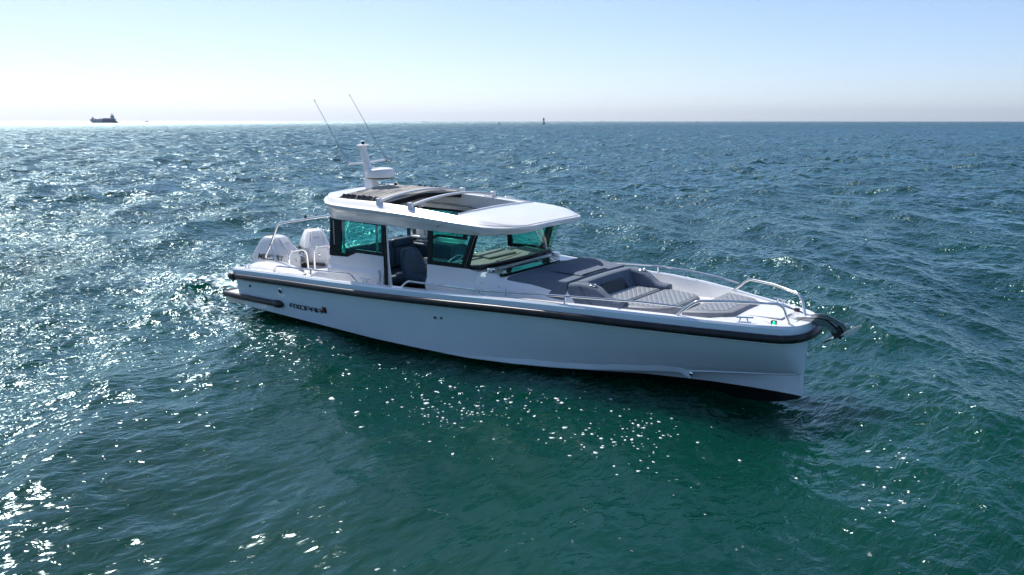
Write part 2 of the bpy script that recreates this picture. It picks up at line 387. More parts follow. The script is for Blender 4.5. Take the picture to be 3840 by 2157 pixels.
# name badge, squared letters
def badge():
    x0, x1, zb, hgt = 1.99, 2.90, .335, .075
    m = MB(); W = (x1-x0)/6.0; lw = .11; th = .02
    glyph = {'A': [[(0, 0), (.0, .8), (.2, 1), (.85, 1), (.85, 0)], [(0, .45), (.85, .45)]],
             'X': [[(0, 1), (.2, 1), (.7, 0), (.9, 0)], [(0, 0), (.2, 0), (.7, 1), (.9, 1)]],
             'O': [[(0, 1), (.9, 1), (.9, 0), (0, 0), (0, 1)]],
             'P': [[(0, 0), (0, 1), (.65, 1), (.9, .75), (.9, .4), (0, .4)]],
             'R': [[(0, 0), (0, 1), (.7, 1), (.9, .75), (.9, .0)], [(0, .45), (.75, .45)]]}
    for k, ch in enumerate('AXOPAR'):
        for st in glyph[ch]:
            for a, b in zip(st[:-1], st[1:]):
                pa = Vector((x0+W*(k+a[0]*.9), 0, zb+hgt*a[1])); pb = Vector((x0+W*(k+b[0]*.9), 0, zb+hgt*b[1]))
                d = (pb-pa); ln = d.length; d.normalize(); nn = Vector((-d.z, 0, d.x))*hgt*lw/2; pa -= d*hgt*.05; pb += d*hgt*.05
                vs = []
                for p in (pa+nn, pb+nn, pb-nn, pa-nn):
                    yy = hull_y(p.x, p.z); vs.append((p.x, yy-.002-th, p.z)); vs.append((p.x, yy+.01, p.z))
                m.add(vs, [(0, 2, 4, 6), (1, 7, 5, 3), (0, 1, 3, 2), (2, 3, 5, 4), (4, 5, 7, 6), (6, 7, 1, 0)])
    b = m.build('name_badge', mat('badge_chrome', (.10, .12, .14), .2, 1.0), hull)
    q = MB(); y = hull_y(2.95, .40); q.box((2.965, y-.012, .415), (.085, .04, .105)); q.build('badge_flag', BLK, hull, bevel=.004)
    q = MB(); q.box((2.962, y-.034, .415), (.045, .012, .075)); q.build('badge_flag', RED, hull, bevel=.002)
badge()

# ---------------------------------------------------------------- outboards
def outboard(px, py, yaw, dzz=0, name='outboard_motor'):
    SX = 1.07; lv = [(.50, -.42, .16, .15), (.58, -.50, .24, .22), (.66, -.60, .27, .25), (.80, -.67, .285, .268), (1.00, -.70, .285, .272), (1.14, -.635, .265, .262), (1.28, -.54, .15, .225), (1.40, -.46, .035, .185), (1.455, -.40, -.03, .15), (1.475, -.34, -.09, .11)]
    m = MB(); rings = []
    for z, xa, xb, w_ in lv:
        xa = xa*SX; w_ = w_*1.08
        c1, c2 = .10*(xb-xa), .16*(xb-xa)
        rings.append([(xa, -w_*.55, z), (xa, w_*.55, z), (xa+c1, w_*.92, z), (xa+.4*(xb-xa), w_, z), (xb-c2, w_*.94, z), (xb-.03, w_*.68, z), (xb, w_*.45, z), (xb, -w_*.45, z), (xb-.03, -w_*.68, z), (xb-c2, -w_*.94, z), (xa+.4*(xb-xa), -w_, z), (xa+c1, -w_*.92, z)])
    m.loft(rings)
    e = m.build(name, ENG, boat, smooth=16, bevel=.018, seg=3)
    e.location = (px, py, dzz); e.rotation_euler = (0, 0, yaw)
    k = MB(); k.prism([(-.30, 1.462), (-.50, 1.36), (-.66, 1.12), (-.72, 1.0), (-.735, 1.0), (-.70, 1.14), (-.55, 1.39), (-.34, 1.49)], 'y', -.085, .085); k.build('rear_vent', PLAST, e, bevel=.008)
    for yy in (-.075, .075):
        k = MB(); k.box((.262, yy, .785), (.006, .10, .02)); k.build('latch_slot', PLAST, e)
    k = MB(); k.lathe([(.035, 0), (.035, .008), (.022, .012), (.018, .006), (0, .006)], 20, (.287, 0, 1.0), 'x'); k.build('front_badge', DSTEEL, e)
    k = MB()
    for s in (-1, 1):
        k.tube([(.22, s*.12, 1.19), (.12, s*.14, 1.295), (.02, s*.115, 1.40), (-.06, s*.10, 1.455)], .0035, 6)
    k.tube([(.085, -.13, 1.33), (.10, 0, 1.345), (.085, .13, 1.33)], .0035, 6)
    k.build('panel_seam', GLETT, e)
    k = MB(); k.lathe([(.0, .30), (.12, .30), (.13, .36), (.17, .50)], 16, (-.1, 0, 0)); k.box((-.1, 0, .0), (.30, .14, .7)); k.box((.12, 0, .40), (.30, .36, .34)); k.build('midsection', ENG, e, bevel=.02)
    k = MB(); k.tube([(.20, -.05, .62), (.42, -.08, .66), (.55, -.02, .6), (.6, .1, .45)], .045, 10); k.tube([(.20, .08, .60), (.40, .12, .60), (.6, .2, .5)], .03, 10); k.box((.16, 0, .55), (.26, .42, .10)); k.build('rigging_hose', PLAST, e)
    # lettering on both flanks, wrapped flat on the side panel
    for s in (-1, 1):
        an = R(-4) if s < 0 else R(4)
        mw = Matrix.Translation((-.44 if s < 0 else .18, s*.3065, 1.03)) @ Matrix.Rotation(0 if s < 0 else math.pi, 4, 'Z') @ Matrix.Rotation(R(90), 4, 'X')
        text_mesh('MERCURY', .155, .004, 'lettering', GLETT, e, mw, shear=.3)
    return e
outboard(.55, -.40, R(7), -.06)
outboard(.62, .38, R(-30), -.03)
m = MB(); m.box((.55, .05, .74), (.34, 1.5, .05)); m.box((.70, -.02, .79), (.10, .5, .08)); m.tube([(.62, .0, .80), (.85, -.1, .84), (1.0, .1, .80), (.95, .3, .76)], .03, 8); m.build('engine_well', PLAST, boat, bevel=.01)

# ---------------------------------------------------------------- stainless rails
def rail(name, paths, r=.0155, n=10, m_=STEEL, parent=boat):
    b = MB()
    for p in paths: b.tube(p, r, n)
    return b.build(name, m_, parent)
def dz_at(x): return dEdge(x)[1]
for s in (-1, 1):
    y = 1.455*s
    rail('aft_handrail', [round_path([(1.57, y, .95), (1.68, y, 1.08), (3.70, y*.998, 1.148), (3.86, y, 1.02)], .07), [(2.65, y, .98), (2.655, y, 1.105)]])
    side = []
    P0 = [(4.94, 1.475, 1.06), (5.08, 1.475, 1.185), (6.6, 1.47, 1.205), (7.4, 1.44, 1.255), (8.1, 1.385, 1.29), (8.7, 1.27, 1.30), (9.2, 1.12, 1.295), (9.72, .935, 1.26)]
    side.append(round_path([(x, yy*s, z) for x, yy, z in P0], .10))
    side.append([(6.6, 1.47*s, 1.10), (6.6, 1.47*s, 1.20)]); side.append([(8.1, 1.40*s, 1.16), (8.1, 1.385*s, 1.29)])
    rail('side_handrail', side)
    pp = round_path([(9.60, .955*s, 1.115), (9.88, .885*s, 1.355), (10.35, .67*s, 1.365), (10.86, .355*s, 1.33), (10.955, .305*s, 1.04)], .10, 8)
    rail('pulpit_rail', [pp, [(9.66, .985*s, 1.115), (9.60, .955*s, 1.118)]], .0195, 12)
    # cleats
    for (x, yy) in ((4.06, 1.46), (10.46, .655), (.72, 1.42)):
        z = dz_at(x)+.008; c_ = MB(); yy = min(yy, dEdge(x)[0]-.07)
        ang = 0 if x < 9 else R(-24)*s
        dirv = Vector((math.cos(ang), math.sin(ang), 0))
        c0 = Vector((x, yy*s, z))
        c_.tube([c0-dirv*.125+Vector((0, 0, .068)), c0-dirv*.09+Vector((0, 0, .066)), c0+dirv*.09+Vector((0, 0, .066)), c0+dirv*.125+Vector((0, 0, .068))], .0115, 8)
        for k in (-1, 1): c_.tube([c0+dirv*.06*k, c0+dirv*.04*k+Vector((0, 0, .066))], .010, 8)
        c_.box(c0+Vector((0, 0, .003)), (.19, .045, .008), rz=ang)
        c_.build('cleat', STEEL, boat)
    q = MB(); q.lathe([(.03, 0), (.03, .006), (.015, .012), (0, .012)], 14, (8.88, 1.20*s, dz_at(8.88)+.008)); q.build('deck_filler', STEEL, boat)
    q = MB(); q.lathe([(.045, 0), (.05, .006), (.035, .022), (0, .026)], 16, (4.30, 1.40*s, dz_at(4.3)+.006)); q.build('deck_filler', STEEL, boat)
# tow arch
ta = []
for s in (-1, 1):
    ta.append(round_path([(.69, -.95*s*-1*-1 if False else -.95*-s*-1, .93), (.645, .95*s, 1.04), (.88, .95*s, 1.35), (1.13, .95*s, 1.775), (2.75, 1.0*s, 2.055)], .13, 8))
    ta.append([(.89, .95*s, 1.36), (1.02, .95*s, .95)])
rail('tow_arch', ta, .0225, 12)
q = MB(); q.lathe([(.02, 0), (.02, .03), (.032, .04), (.032, .055), (0, .06)], 12, (2.0, -.975, 1.945)); q.build('arch_light', PLAST, boat)
for yc_, w_ in ((-.655, .215), (-.035, .215), (.60, .215)):
    rail('grab_hoop', [round_path([(1.30, yc_-w_*1.03, .72), (1.30, yc_-w_, 1.235), (1.30, yc_+w_, 1.225), (1.30, yc_+w_*1.15, .72)], .15, 8)], .0185, 12)

# ---------------------------------------------------------------- cabin walls
def wall_panel(s, xs, bottom, profile, top, name='cabin_side'):
    """slab following the side profile: profile z-> half width"""
    m = MB(); rings = []
    for x, zt in zip(xs, top):
        zs = [bottom, .95, 1.12, 1.19, min(1.25, zt-.03), zt]
        o_ = [(x, s*profile(x, z), z) for z in zs]; i_ = [(x, s*(profile(x, z)-.055), z) for z in zs[::-1]]
        rings.append(o_+i_)
    m.loft(rings); return m.build(name, GEL, boat, smooth=25, bevel=.006)
def prof(x, z):
    base = interp(z, [.6, 1.12, 1.19, 1.35, 1.46, 2.0], [1.165, 1.145, 1.105, 1.092, 1.085, 1.055])
    return base
for s in (-1, 1):
    x1 = 4.175 if s < 0 else 4.175
    wall_panel(s, [2.74, 2.80, 3.24, 3.47, x1], .62, prof, [1.25, 1.335, 1.352, 1.445, 1.444])
    wall_panel(s, [5.165, 6.05, 6.2], .62, prof, [1.418, 1.425, 1.39])
# sliding door leading edge and handle, starboard
m = MB(); m.box((4.205, -1.10, 1.30), (.045, .05, 1.30)); m.build('door_edge', BLK, boat, bevel=.004)
m = MB(); m.prism([(4.235, .80), (4.33, .80), (4.262, 1.35), (4.25, 1.98), (4.235, 1.98)], 'y', -1.085, -1.055); m.build('door_jamb', GEL, boat, bevel=.004)
m = MB(); m.box((4.105, -1.152, 1.11), (.045, .012, .20)); hd = m.build('door_handle', INTER, boat, bevel=.004)
m = MB(); m.box((4.105, -1.162, 1.178), (.04, .02, .055)); m.build('handle_latch', STEEL, hd, bevel=.004)
# aft bench moulding behind cabin
m = MB(); m.prism([(2.16, .70), (2.78, .70), (2.78, 1.02), (2.42, 1.015), (2.20, .93)], 'y', -1.12, 1.12); m.build('aft_bench', GEL, boat, bevel=.03, seg=3)
m = MB(); m.prism([(2.70, .70), (2.86, .70), (2.86, 1.34), (2.79, 1.34), (2.70, 1.24)], 'y', -1.09, 1.09); m.build('aft_bulkhead', GEL, boat, bevel=.01)
# aft glass: posts and pane at starboard corner
m = MB(); m.box((2.835, 0, 1.357), (.05, 2.16, .03)); m.build('aft_sill', BLK, boat)
for yy in (-1.0, .885):
    m = MB(); m.box((2.835, yy, 1.68), (.05, .05, .64)); m.build('aft_post', BLK, boat)
m = MB(); m.box((2.80, -.93, 1.68), (.008, .26, .62)); m.build('aft_pane', GLASS, boat)
m = MB(); m.box((3.10, 1.075, 1.70), (.45, .05, .68)); m.build('cabin_pillar', GEL, boat, bevel=.01)
m = MB(); m.box((5.02, -1.045, 1.68), (.02, .03, .6)); 

def flat_window(name, s, outerp, innerp, ymid, th=.028, glass_m=GLASS, tilt=True):
    """frame ring between two polygons in xz (same vertex count) and the pane inside, on the cabin side"""
    def Y(z, e=0): return s*(interp(z, [1.3, 1.46, 2.02], [1.096, 1.088, 1.058])+e)
    m = MB(); n = len(outerp)
    A = [(x, Y(z, .004), z) for x, z in outerp]; B = [(x, Y(z, .004), z) for x, z in innerp]
    C_ = [(x, Y(z, -th), z) for x, z in innerp]; D = [(x, Y(z, -th), z) for x, z in outerp]
    rings = [A, B, C_, D, A]
    m.loft(rings, True, False)
    fr = m.build(name, BLK, boat, smooth=30)
    p = MB(); p.loft([[(x, Y(z, -.008), z) for x, z in innerp], [(x, Y(z, -.014), z) for x, z in innerp]]); p.build('pane', glass_m, fr, smooth=10)
    return fr
for s in (-1, 1):
    zt = 2.03
    fw = flat_window('side_window', s, [(2.765, 1.34), (3.245, 1.352), (3.475, 1.447), (4.185, 1.446), (4.185, 2.03), (2.80, 2.05)],
                [(3.06, 1.415), (3.22, 1.415), (3.45, 1.505), (4.10, 1.50), (4.10, 1.965), (3.10, 1.985)], 1.08)
    m = MB(); m.box((2.90, s*1.078, 1.70), (.018, .02, .56)); m.build('window_channel', INTER, fw)
    m = MB(); m.box((3.965, s*1.05, 1.73), (.035, .02, .46)); m.build('window_channel', INTER, fw)
    m = MB(); m.box((3.12, s*1.052, 1.72), (.05, .02, .54)); m.build('window_channel', INTER, fw)
    flat_window('front_side_window', s, [(5.175, 1.415), (5.60, 1.418), (6.06, 1.425), (6.235, 2.0), (5.70, 2.01), (5.175, 2.02)],
                [(5.275, 1.485), (5.60, 1.488), (5.915, 1.49), (6.10, 1.955), (5.70, 1.965), (5.275, 1.975)], 1.08, glass_m=GLASS)
# windscreen
wb = [(6.02, 1.085), (6.12, 1.06), (6.20, .98), (6.245, .85), (6.27, .6), (6.285, .3), (6.29, 0)]
wb = [(x, -y) for x, y in wb]+[(x, y) for x, y in wb[::-1][1:]]
def wsc(k, z0=1.475, z1=2.01, dxx=.26):
    return [(x+dxx*k, y*(1-.03*k), z0+(z1-z0)*k) for x, y in wb]
m = MB(); m.loft([wsc(-.12), wsc(.0)], False); 
lowp = [[(x, y, 1.40) for x, y in wb], [(x+.012, y*1.004, 1.44) for x, y in wb], [(x+.004, y, 1.48) for x, y in wb], [(x-.02, y*.98, 1.485) for x, y in wb], [(x-.05, y*.96, 1.40) for x, y in wb]]
m = MB(); m.loft(lowp+[lowp[0]], False); wf = m.build('windscreen', BLK, boat, smooth=40)
g1 = wsc(0); g2 = wsc(1); g3 = [(x-.006, y*.997, z) for x, y, z in wsc(1)]; g4 = [(x-.006, y*.997, z) for x, y, z in wsc(0)]
m = MB(); m.loft([g1, g2, g3, g4, g1], False); m.build('pane', GLASSC, wf, smooth=50)
for s in (-1, 1):
    m = MB(); a = Vector((6.0, s*1.075, 1.44)); b = Vector((6.235, s*1.055, 2.0)); m.tube([a, b], .026, 8); m.build('windscreen_pillar', BLK, wf)
# wipers
for yy in (-.55, .35):
    m = MB(); m.lathe([(.032, 0), (.035, .012), (.02, .03), (0, .03)], 12, (6.215, yy, 1.46)); m.tube([(6.23, yy, 1.49), (6.245, yy+.33, 1.515), (6.235, yy+.62, 1.535)], .006, 6); m.build('wiper', PLAST, wf)

# coachroof forward of the windscreen
m = MB(); rings = []
for x, wt, zt, wbm in ((6.0, 1.065, 1.385, 1.15), (6.30, 1.055, 1.378, 1.15), (6.75, 1.03, 1.36, 1.14), (7.2, .97, 1.315, 1.08), (7.8, .86, 1.25, .97), (8.2, .80, 1.05, .90), (8.62, .74, .98, .84)):
    rings.append([(x, -wbm, .62), (x, -wbm+.005, 1.0), (x, -wt-.02, zt-.05), (x, -wt+.03, zt), (x, 0, zt+.012), (x, wt-.03, zt), (x, wt+.02, zt-.05), (x, wbm-.005, 1.0), (x, wbm, .62)])
m.loft(rings); m.build('coachroof', GEL, boat, smooth=30)
# sloping sill between windscreen and coachroof
m = MB(); a = [(x+.002, y*1.003, 1.405) for x, y in wb]; b = [(x+.09 if abs(y) < 1.0 else x+.03, y*1.01, 1.373) for x, y in wb]; c_ = [(x-.04, y*.98, 1.36) for x, y in wb]; d = [(x-.04, y*.98, 1.405) for x, y in wb]
m.loft([d, a, b, c_, d], False); m.build('windscreen_sill', GEL, boat, smooth=50)
# side seam and small fittings on the coachroof flank
m = MB(); m.box((6.845, -1.142, 1.02), (.006, .01, .36)); m.build('locker_seam', PLAST, boat)
for (x, z) in ((6.70, 1.22), (6.36, 1.24)):
    m = MB(); m.lathe([(.008, 0), (.008, -.01), (0, -.012)], 10, (x, -1.125, z), 'y'); m.build('stud', PLAST, boat)
for s in (-1, 1):
    m = MB(); m.lathe([(.062, 0), (.072, .006), (.072, .02), (.062, .026), (.062, .034), (.07, .04), (.066, .056), (.05, .062), (0, .064)], 24, (6.36, s*.90, 1.378)); m.build('deck_vent', STEEL, boat)
# skylight
rim = [(6.43, -.74), (6.40, .0), (6.42, .68), (6.76, .46), (6.74, -1.02), (6.66, -1.06)]
m = MB(); 
inn = [(6.475, -.72), (6.45, .0), (6.465, .62), (6.73, .42), (6.70, -.93), (6.64, -.96)]
def zr(x): return 1.398-(x-6.4)*.02
m.loft([[(x, y, zr(x)-.03) for x, y in rim], [(x, y, zr(x)+.012) for x, y in rim], [(x, y, zr(x)+.012) for x, y in inn], [(x, y, zr(x)-.03) for x, y in inn]], True, False)
sk = m.build('skylight', BLK, boat, smooth=30)
m = MB(); m.loft([[(x, y, zr(x)+.006) for x, y in inn], [(x, y, zr(x)) for x, y in inn]]); m.build('pane', glass('skylight_glass', (.16, .52, .55)), sk, smooth=10)
m = MB(); m.add([(x, y, zr(x)-.02) for x, y in inn], [tuple(range(6))]); m.build('backing_panel', mottled(mat('backing_grey', (.3, .32, .33), .8), 6, (.25, .3, .3), (.36, .4, .4)), sk, recalc=False)  # grey panel added under the glass so the skylight shows bright teal
m = MB(); m.tube([(6.42, -.76, zr(6.4)+.02), (6.385, 0, zr(6.4)+.024), (6.405, .70, zr(6.4)+.02)], .008, 6); m.build('skylight_rim', STEEL, sk)
m = MB(); m.prism([(6.46, .50), (6.49, .50), (6.745, .33), (6.715, .33)], 'z', 1.392, 1.402); m.build('skylight_bar', BLK, sk)

# ---------------------------------------------------------------- foredeck upholstery
def side_poly_block(name, prof_xz, ytop, ybot, ztop, zbot, material, ridge=0, bev=.02):
    """closed xz profile swept across the beam; half width depends on x(ytop fn) and z"""
    m = MB(); ys = [-1, -.66, -.33, 0, .33, .66, 1]; rings = []
    for t in ys:
        ring = []
        for x, z in prof_xz:
            wt = ytop(x); wbt = ybot(x); q = (z-zbot)/(ztop-zbot); wdt = wbt+(wt-wbt)*min(1, max(0, q))
            zz = z+(ridge*(1-abs(t)) if z > zbot+.7*(ztop-zbot) else 0)
            ring.append((x, wdt*t, zz))
        rings.append(ring)
    m.loft(rings); return m.build(name, material, boat, smooth=40, bevel=bev, seg=3)
yt = lambda x: interp(x, [6.7, 6.86, 7.77], [1.04, 1.0, .83]); yb = lambda x: interp(x, [6.7, 7.0, 7.8], [1.085, 1.075, .93])
cov = side_poly_block('sunpad_cover', [(6.76, 1.33), (6.83, 1.385), (7.2, 1.40), (7.5, 1.375), (7.77, 1.365), (7.785, 1.20), (7.77, 1.09), (7.19, 1.15), (6.86, 1.25)], yt, yb, 1.385, 1.09, FAB, ridge=.018)
# raised centre pad and front flap of the cover
m = MB(); m.loft([[(6.95, -.42, 1.40), (7.30, -.46, 1.415), (7.74, -.40, 1.385)], [(6.93, -.35, 1.425), (7.30, -.38, 1.44), (7.74, -.34, 1.40)], [(6.90, .32, 1.43), (7.30, .34, 1.445), (7.74, .30, 1.40)], [(6.90, .38, 1.405), (7.30, .40, 1.42), (7.74, .36, 1.39)]], False)
m.build('cover_fold', FAB, cov, smooth=20)
# backrest with cup holders
yo = lambda x: interp(x, [7.78, 8.0, 8.65], [.86, .865, .79])
m = MB(); rings = []
for t in np.linspace(-1, 1, 9):
    y = .66*t; c = .012*(1-t*t)
    rings.append([(7.80, y, 1.02), (7.80, y, 1.335+c), (7.82, y, 1.35+c), (7.97, y, 1.362+c), (8.00, y, 1.345+c), (8.06, y, 1.20), (8.14, y, 1.06), (8.14, y, 1.02)])
m.loft(rings); bk = m.build('backrest', FAB, boat, smooth=40)
XT = [(7.80, 1.345), (7.99, 1.358), (8.10, 1.345), (8.24, 1.312), (8.36, 1.235), (8.46, 1.175), (8.56, 1.165), (8.67, 1.165)]
for s in (-1, 1):
    rings = []; m = MB()
    for x, z in XT:
        a = yo(x); b = a-.235 if x < 8.3 else a-.20
        zb = 1.02
        rings.append([(x, s*a*1.03, zb), (x, s*a, z-.03), (x, s*(a-.03), z), (x, s*(b+.03), z), (x, s*b, z-.03), (x, s*(b-.02), zb)])
    m.loft(rings); m.build('armrest', FAB, bk, smooth=40, bevel=.008)
m = MB(); m.loft([[(8.035, -.33, 1.27), (8.115, -.36, 1.11), (8.115, .36, 1.11), (8.035, .33, 1.27)], [(8.05, -.33, 1.275), (8.13, -.36, 1.115), (8.13, .36, 1.115), (8.05, .33, 1.275)]]); m.build('hatch_dark_plate', BLK, bk, bevel=.006)  # solid black plate, the dark of the recess put into its colour
m = MB(); m.tube([(8.02, -.90, 1.345), (8.28, -.895, 1.03)], .004, 6); m.build('seam', BLK, bk)
for s in (-1, 1):
    m = MB(); m.lathe([(.052, 0), (.056, .007), (.05, .011), (.043, .006), (.041, -.03), (0, -.03)], 20, (8.158, s*.735, 1.342)); ch = m.build('cup_holder', STEEL, bk)
    m = MB(); m.lathe([(.041, -.004), (.041, .001), (0, .001)], 16, (8.158, s*.735, 1.342)); m.build('cup_well', BLK, ch)
# quilted cushions
def cushion(name, outline_xy, z0, z1, r_=.03, material=QUILT, border=.09, drop=0):
    m = MB(); C_ = Vector((sum(p[0] for p in outline_xy)/len(outline_xy), sum(p[1] for p in outline_xy)/len(outline_xy)))
    def inset(d):
        o_ = []
        n = len(outline_xy)
        for i in range(n):
            p = Vector(outline_xy[i]); a = Vector(outline_xy[i-1]); b = Vector(outline_xy[(i+1) % n])
            e1 = (p-a).normalized(); e2 = (b-p).normalized(); n1 = Vector((-e1.y, e1.x)); n2 = Vector((-e2.y, e2.x))
            k = (n1+n2); k = k/ max(k.dot(n1), .3); 
            if k.dot(C_-p) < 0: k = -k
            o_.append(p+k*d)
        return o_
    rings = [[(p.x, p.y, z0) for p in inset(0)], [(p.x, p.y, z1-r_) for p in inset(-.004)], [(p.x, p.y, z1-r_*.3) for p in inset(r_*.35)], [(p.x, p.y, z1) for p in inset(r_)]]
    m.loft(rings[:4], True, False); n = len(outline_xy)
    m.add(rings[0], [tuple(range(n))[::-1]])
    ii = inset(border)
    m.loft([rings[3], [(p.x, p.y, z1+.002) for p in ii]], True, False)
    b = m.build(name, FABL, boat, smooth=60)
    q = MB(); q.loft([[(p.x, p.y, z1-.01) for p in ii], [(p.x, p.y, z1+.006) for p in ii]]); q.build('quilted_panel', material, b, smooth=30, bevel=.004)
    return b
cushion('seat_cushion', [(8.16, -.60), (8.57, -.60), (8.57, .60), (8.16, .60)], .98, 1.10, border=.03)
cushion('sunpad', [(8.60, -.74), (9.16, -.60), (9.30, -.46), (9.34, 0), (9.30, .46), (9.16, .60), (8.60, .74)], .96, 1.10, .04, border=.07)
cushion('bow_cushion', [(9.62, -.76), (10.12, -.56), (10.23, -.44), (10.23, .44), (10.12, .56), (9.62, .76)], 1.04, 1.155, .03, border=.12)
m = MB(); m.prism([(8.30, -.84), (9.30, -.66), (9.42, -.45), (9.42, .45), (9.30, .66), (8.30, .84)], 'z', .70, .955); m.build('sunpad_base', GEL, boat, bevel=.02)
m = MB(); m.prism([(9.58, -.80), (10.14, -.60), (10.27, -.46), (10.27, .46), (10.14, .60), (9.58, .80)], 'z', .80, 1.072); m.build('bow_seat_base', GEL, boat, bevel=.015)
# anchor locker lid, bow light, fairlead
m = MB(); m.prism([(10.34, -.26), (10.80, -.20), (10.80, .20), (10.34, .26)], 'z', 1.090, 1.104); m.build('anchor_locker_lid', GEL, boat, bevel=.004)
m = MB(); m.prism([(10.78, 1.085), (10.90, 1.085), (10.90, 1.165)], 'y', -.006, .006); m.build('fairlead_fin', STEEL, boat)
m = MB(); m.box((10.787, -.433, 1.095), (.07, .05, .045)); nl = m.build('navigation_light', PLAST, boat, bevel=.006)
GRN = mat('green_lens', (.0, .35, .16), .2); gb = GRN.node_tree.nodes['Principled BSDF']; gb.inputs['Emission Color'].default_value = (0, 1, .5, 1); gb.inputs['Emission Strength'].default_value = .8
m = MB(); m.lathe([(.018, 0), (.018, .02), (.01, .028), (0, .03)], 12, (10.80, -.462, 1.085)); m.build('lens', GRN, nl)
m = MB(); m.box((10.787, .433, 1.095), (.07, .05, .045)); nl = m.build('navigation_light', PLAST, boat, bevel=.006)
m = MB(); m.tube([(10.74, -.45, 1.085), (10.60, -.36, 1.082), (10.45, -.33, 1.084)], .004, 6); m.build('cable', INTER, boat)
# bow roller channel
m = MB(); pr = [(10.90, 1.085), (11.07, 1.105), (11.22, 1.125), (11.34, 1.11), (11.45, 1.04), (11.50, .98), (11.47, .955), (11.40, .985), (11.34, 1.025), (11.19, 1.03), (11.17, 1.055), (11.0, 1.06)]
for s in (-1, 1): m.prism(pr, 'y', s*.042-.004, s*.042+.004)
m.prism([(10.95, 1.072), (11.17, 1.07), (11.17, 1.06), (10.95, 1.062)], 'y', -.04, .04)
rl = m.build('bow_roller', mat('roller_steel', (.30, .30, .32), .18, 1.0), boat)
m = MB(); m.lathe([(.03, -.036), (.02, 0), (.03, .036)], 14, (11.45, 0, .985), 'y'); m.build('roller_wheel', PLAST, rl)

# ---------------------------------------------------------------- interior
m = MB(); m.box((4.5, 0, .50), (3.4, 2.1, .05)); m.build('cabin_floor', DARKF, boat)
for s in (-1, 1):
    m = MB(); m.box((4.65, s*1.13, .62), (1.0, .12, .22)); m.build('door_sill', GEL, boat, bevel=.01)
def cush(m, c, d, **k): m.box(c, d, **k)
sf = MB()
sf.box((3.02, 0.1, .72), (.28, 1.8, .4)); sofa = sf.build('sofa', NAVY, boat, bevel=.05, seg=3)
for yy in (-.62, -.05, .52):
    k = MB(); k.box((2.99, yy, 1.385), (.15, .555, .17)); k.build('sofa_headroll', NAVY, sofa, bevel=.06, seg=4)
    k = MB(); k.box((3.04, yy, 1.12), (.13, .555, .38)); k.build('sofa_back', NAVY, sofa, bevel=.04, seg=3)
k = MB(); k.box((3.55, .90, 1.14), (1.2, .14, .38)); k.build('sofa_back', NAVY, sofa, bevel=.04, seg=3)
k = MB(); k.box((3.40, -.1, .83), (.56, 1.5, .16)); k.build('sofa_seat', NAVY, sofa, bevel=.05, seg=3)
k = MB(); k.box((3.75, .65, .83), (.9, .5, .16)); k.build('sofa_seat', NAVY, sofa, bevel=.05, seg=3)
k = MB(); pth = [(3.60, -.26+.07*i, .93+(.012 if i % 2 else -.0)) for i in range(9)]; k.tube(pth, .026, 8); k.build('cushion_edge_glints', mat('pale_glint', (.5, .55, .55), .7), sofa)  # chain of highlights on the quilted cushion edge, put in as a pale tube
m = MB(); m.box((3.78, .56, 1.06), (.78, .62, .035)); tb = m.build('cabin_table', INTER, boat, bevel=.008)
m = MB(); m.box((3.78, .245, 1.058), (.78, .012, .04)); m.box((3.385, .56, 1.058), (.012, .62, .04)); m.build('table_edge', WOOD, tb)
m = MB(); m.tube([(3.78, .56, .55), (3.78, .56, 1.05)], .04, 12); m.build('table_leg', STEEL, tb)
m = MB(); m.box((3.04, .98, 1.43), (.35, .14, .05)); m.build('shelf', GEL, boat, bevel=.02)
def helm_seat(x, y):
    m = MB(); rings = []
    for z, xa, xb, w_ in ((.93, -.02, .14, .20), (1.05, -.06, .09, .25), (1.20, -.09, .05, .265), (1.36, -.12, .00, .235), (1.46, -.14, -.03, .18), (1.51, -.145, -.05, .13)):
        rings.append([(x+xa, y-w_*.8, z), (x+xa, y+w_*.8, z), (x+xa+.05, y+w_, z), (x+xb, y+w_, z), (x+xb+.03, y+w_*.78, z), (x+xb, y+w_*.6, z), (x+xb, y-w_*.6, z), (x+xb+.03, y-w_*.78, z), (x+xb, y-w_, z), (x+xa+.05, y-w_, z)])
    m.loft(rings); st = m.build('helm_seat', NAVY, boat, smooth=40, bevel=.02, seg=3)
    k = MB(); k.box((x+.26, y, .99), (.46, .46, .14), ry=R(-3)); k.build('seat_cushion', NAVY, st, bevel=.05, seg=3)
    for q_ in (-.25, .25):
        k = MB(); k.box((x+.24, y+q_, 1.08), (.36, .06, .09)); k.build('armrest', NAVY, st, bevel=.02, seg=3)
    k = MB(); k.tube([(x+.2, y, .52), (x+.2, y, .93)], .05, 12); k.box((x+.2, y, .54), (.3, .3, .03)); k.build('pedestal', PLAST, st)
    return st
helm_seat(4.27, -.50); helm_seat(4.75, .28)
m = MB(); m.box((4.62, -.52, .89), (.10, .05, .03)); m.build('yellow_tag', YEL, boat)
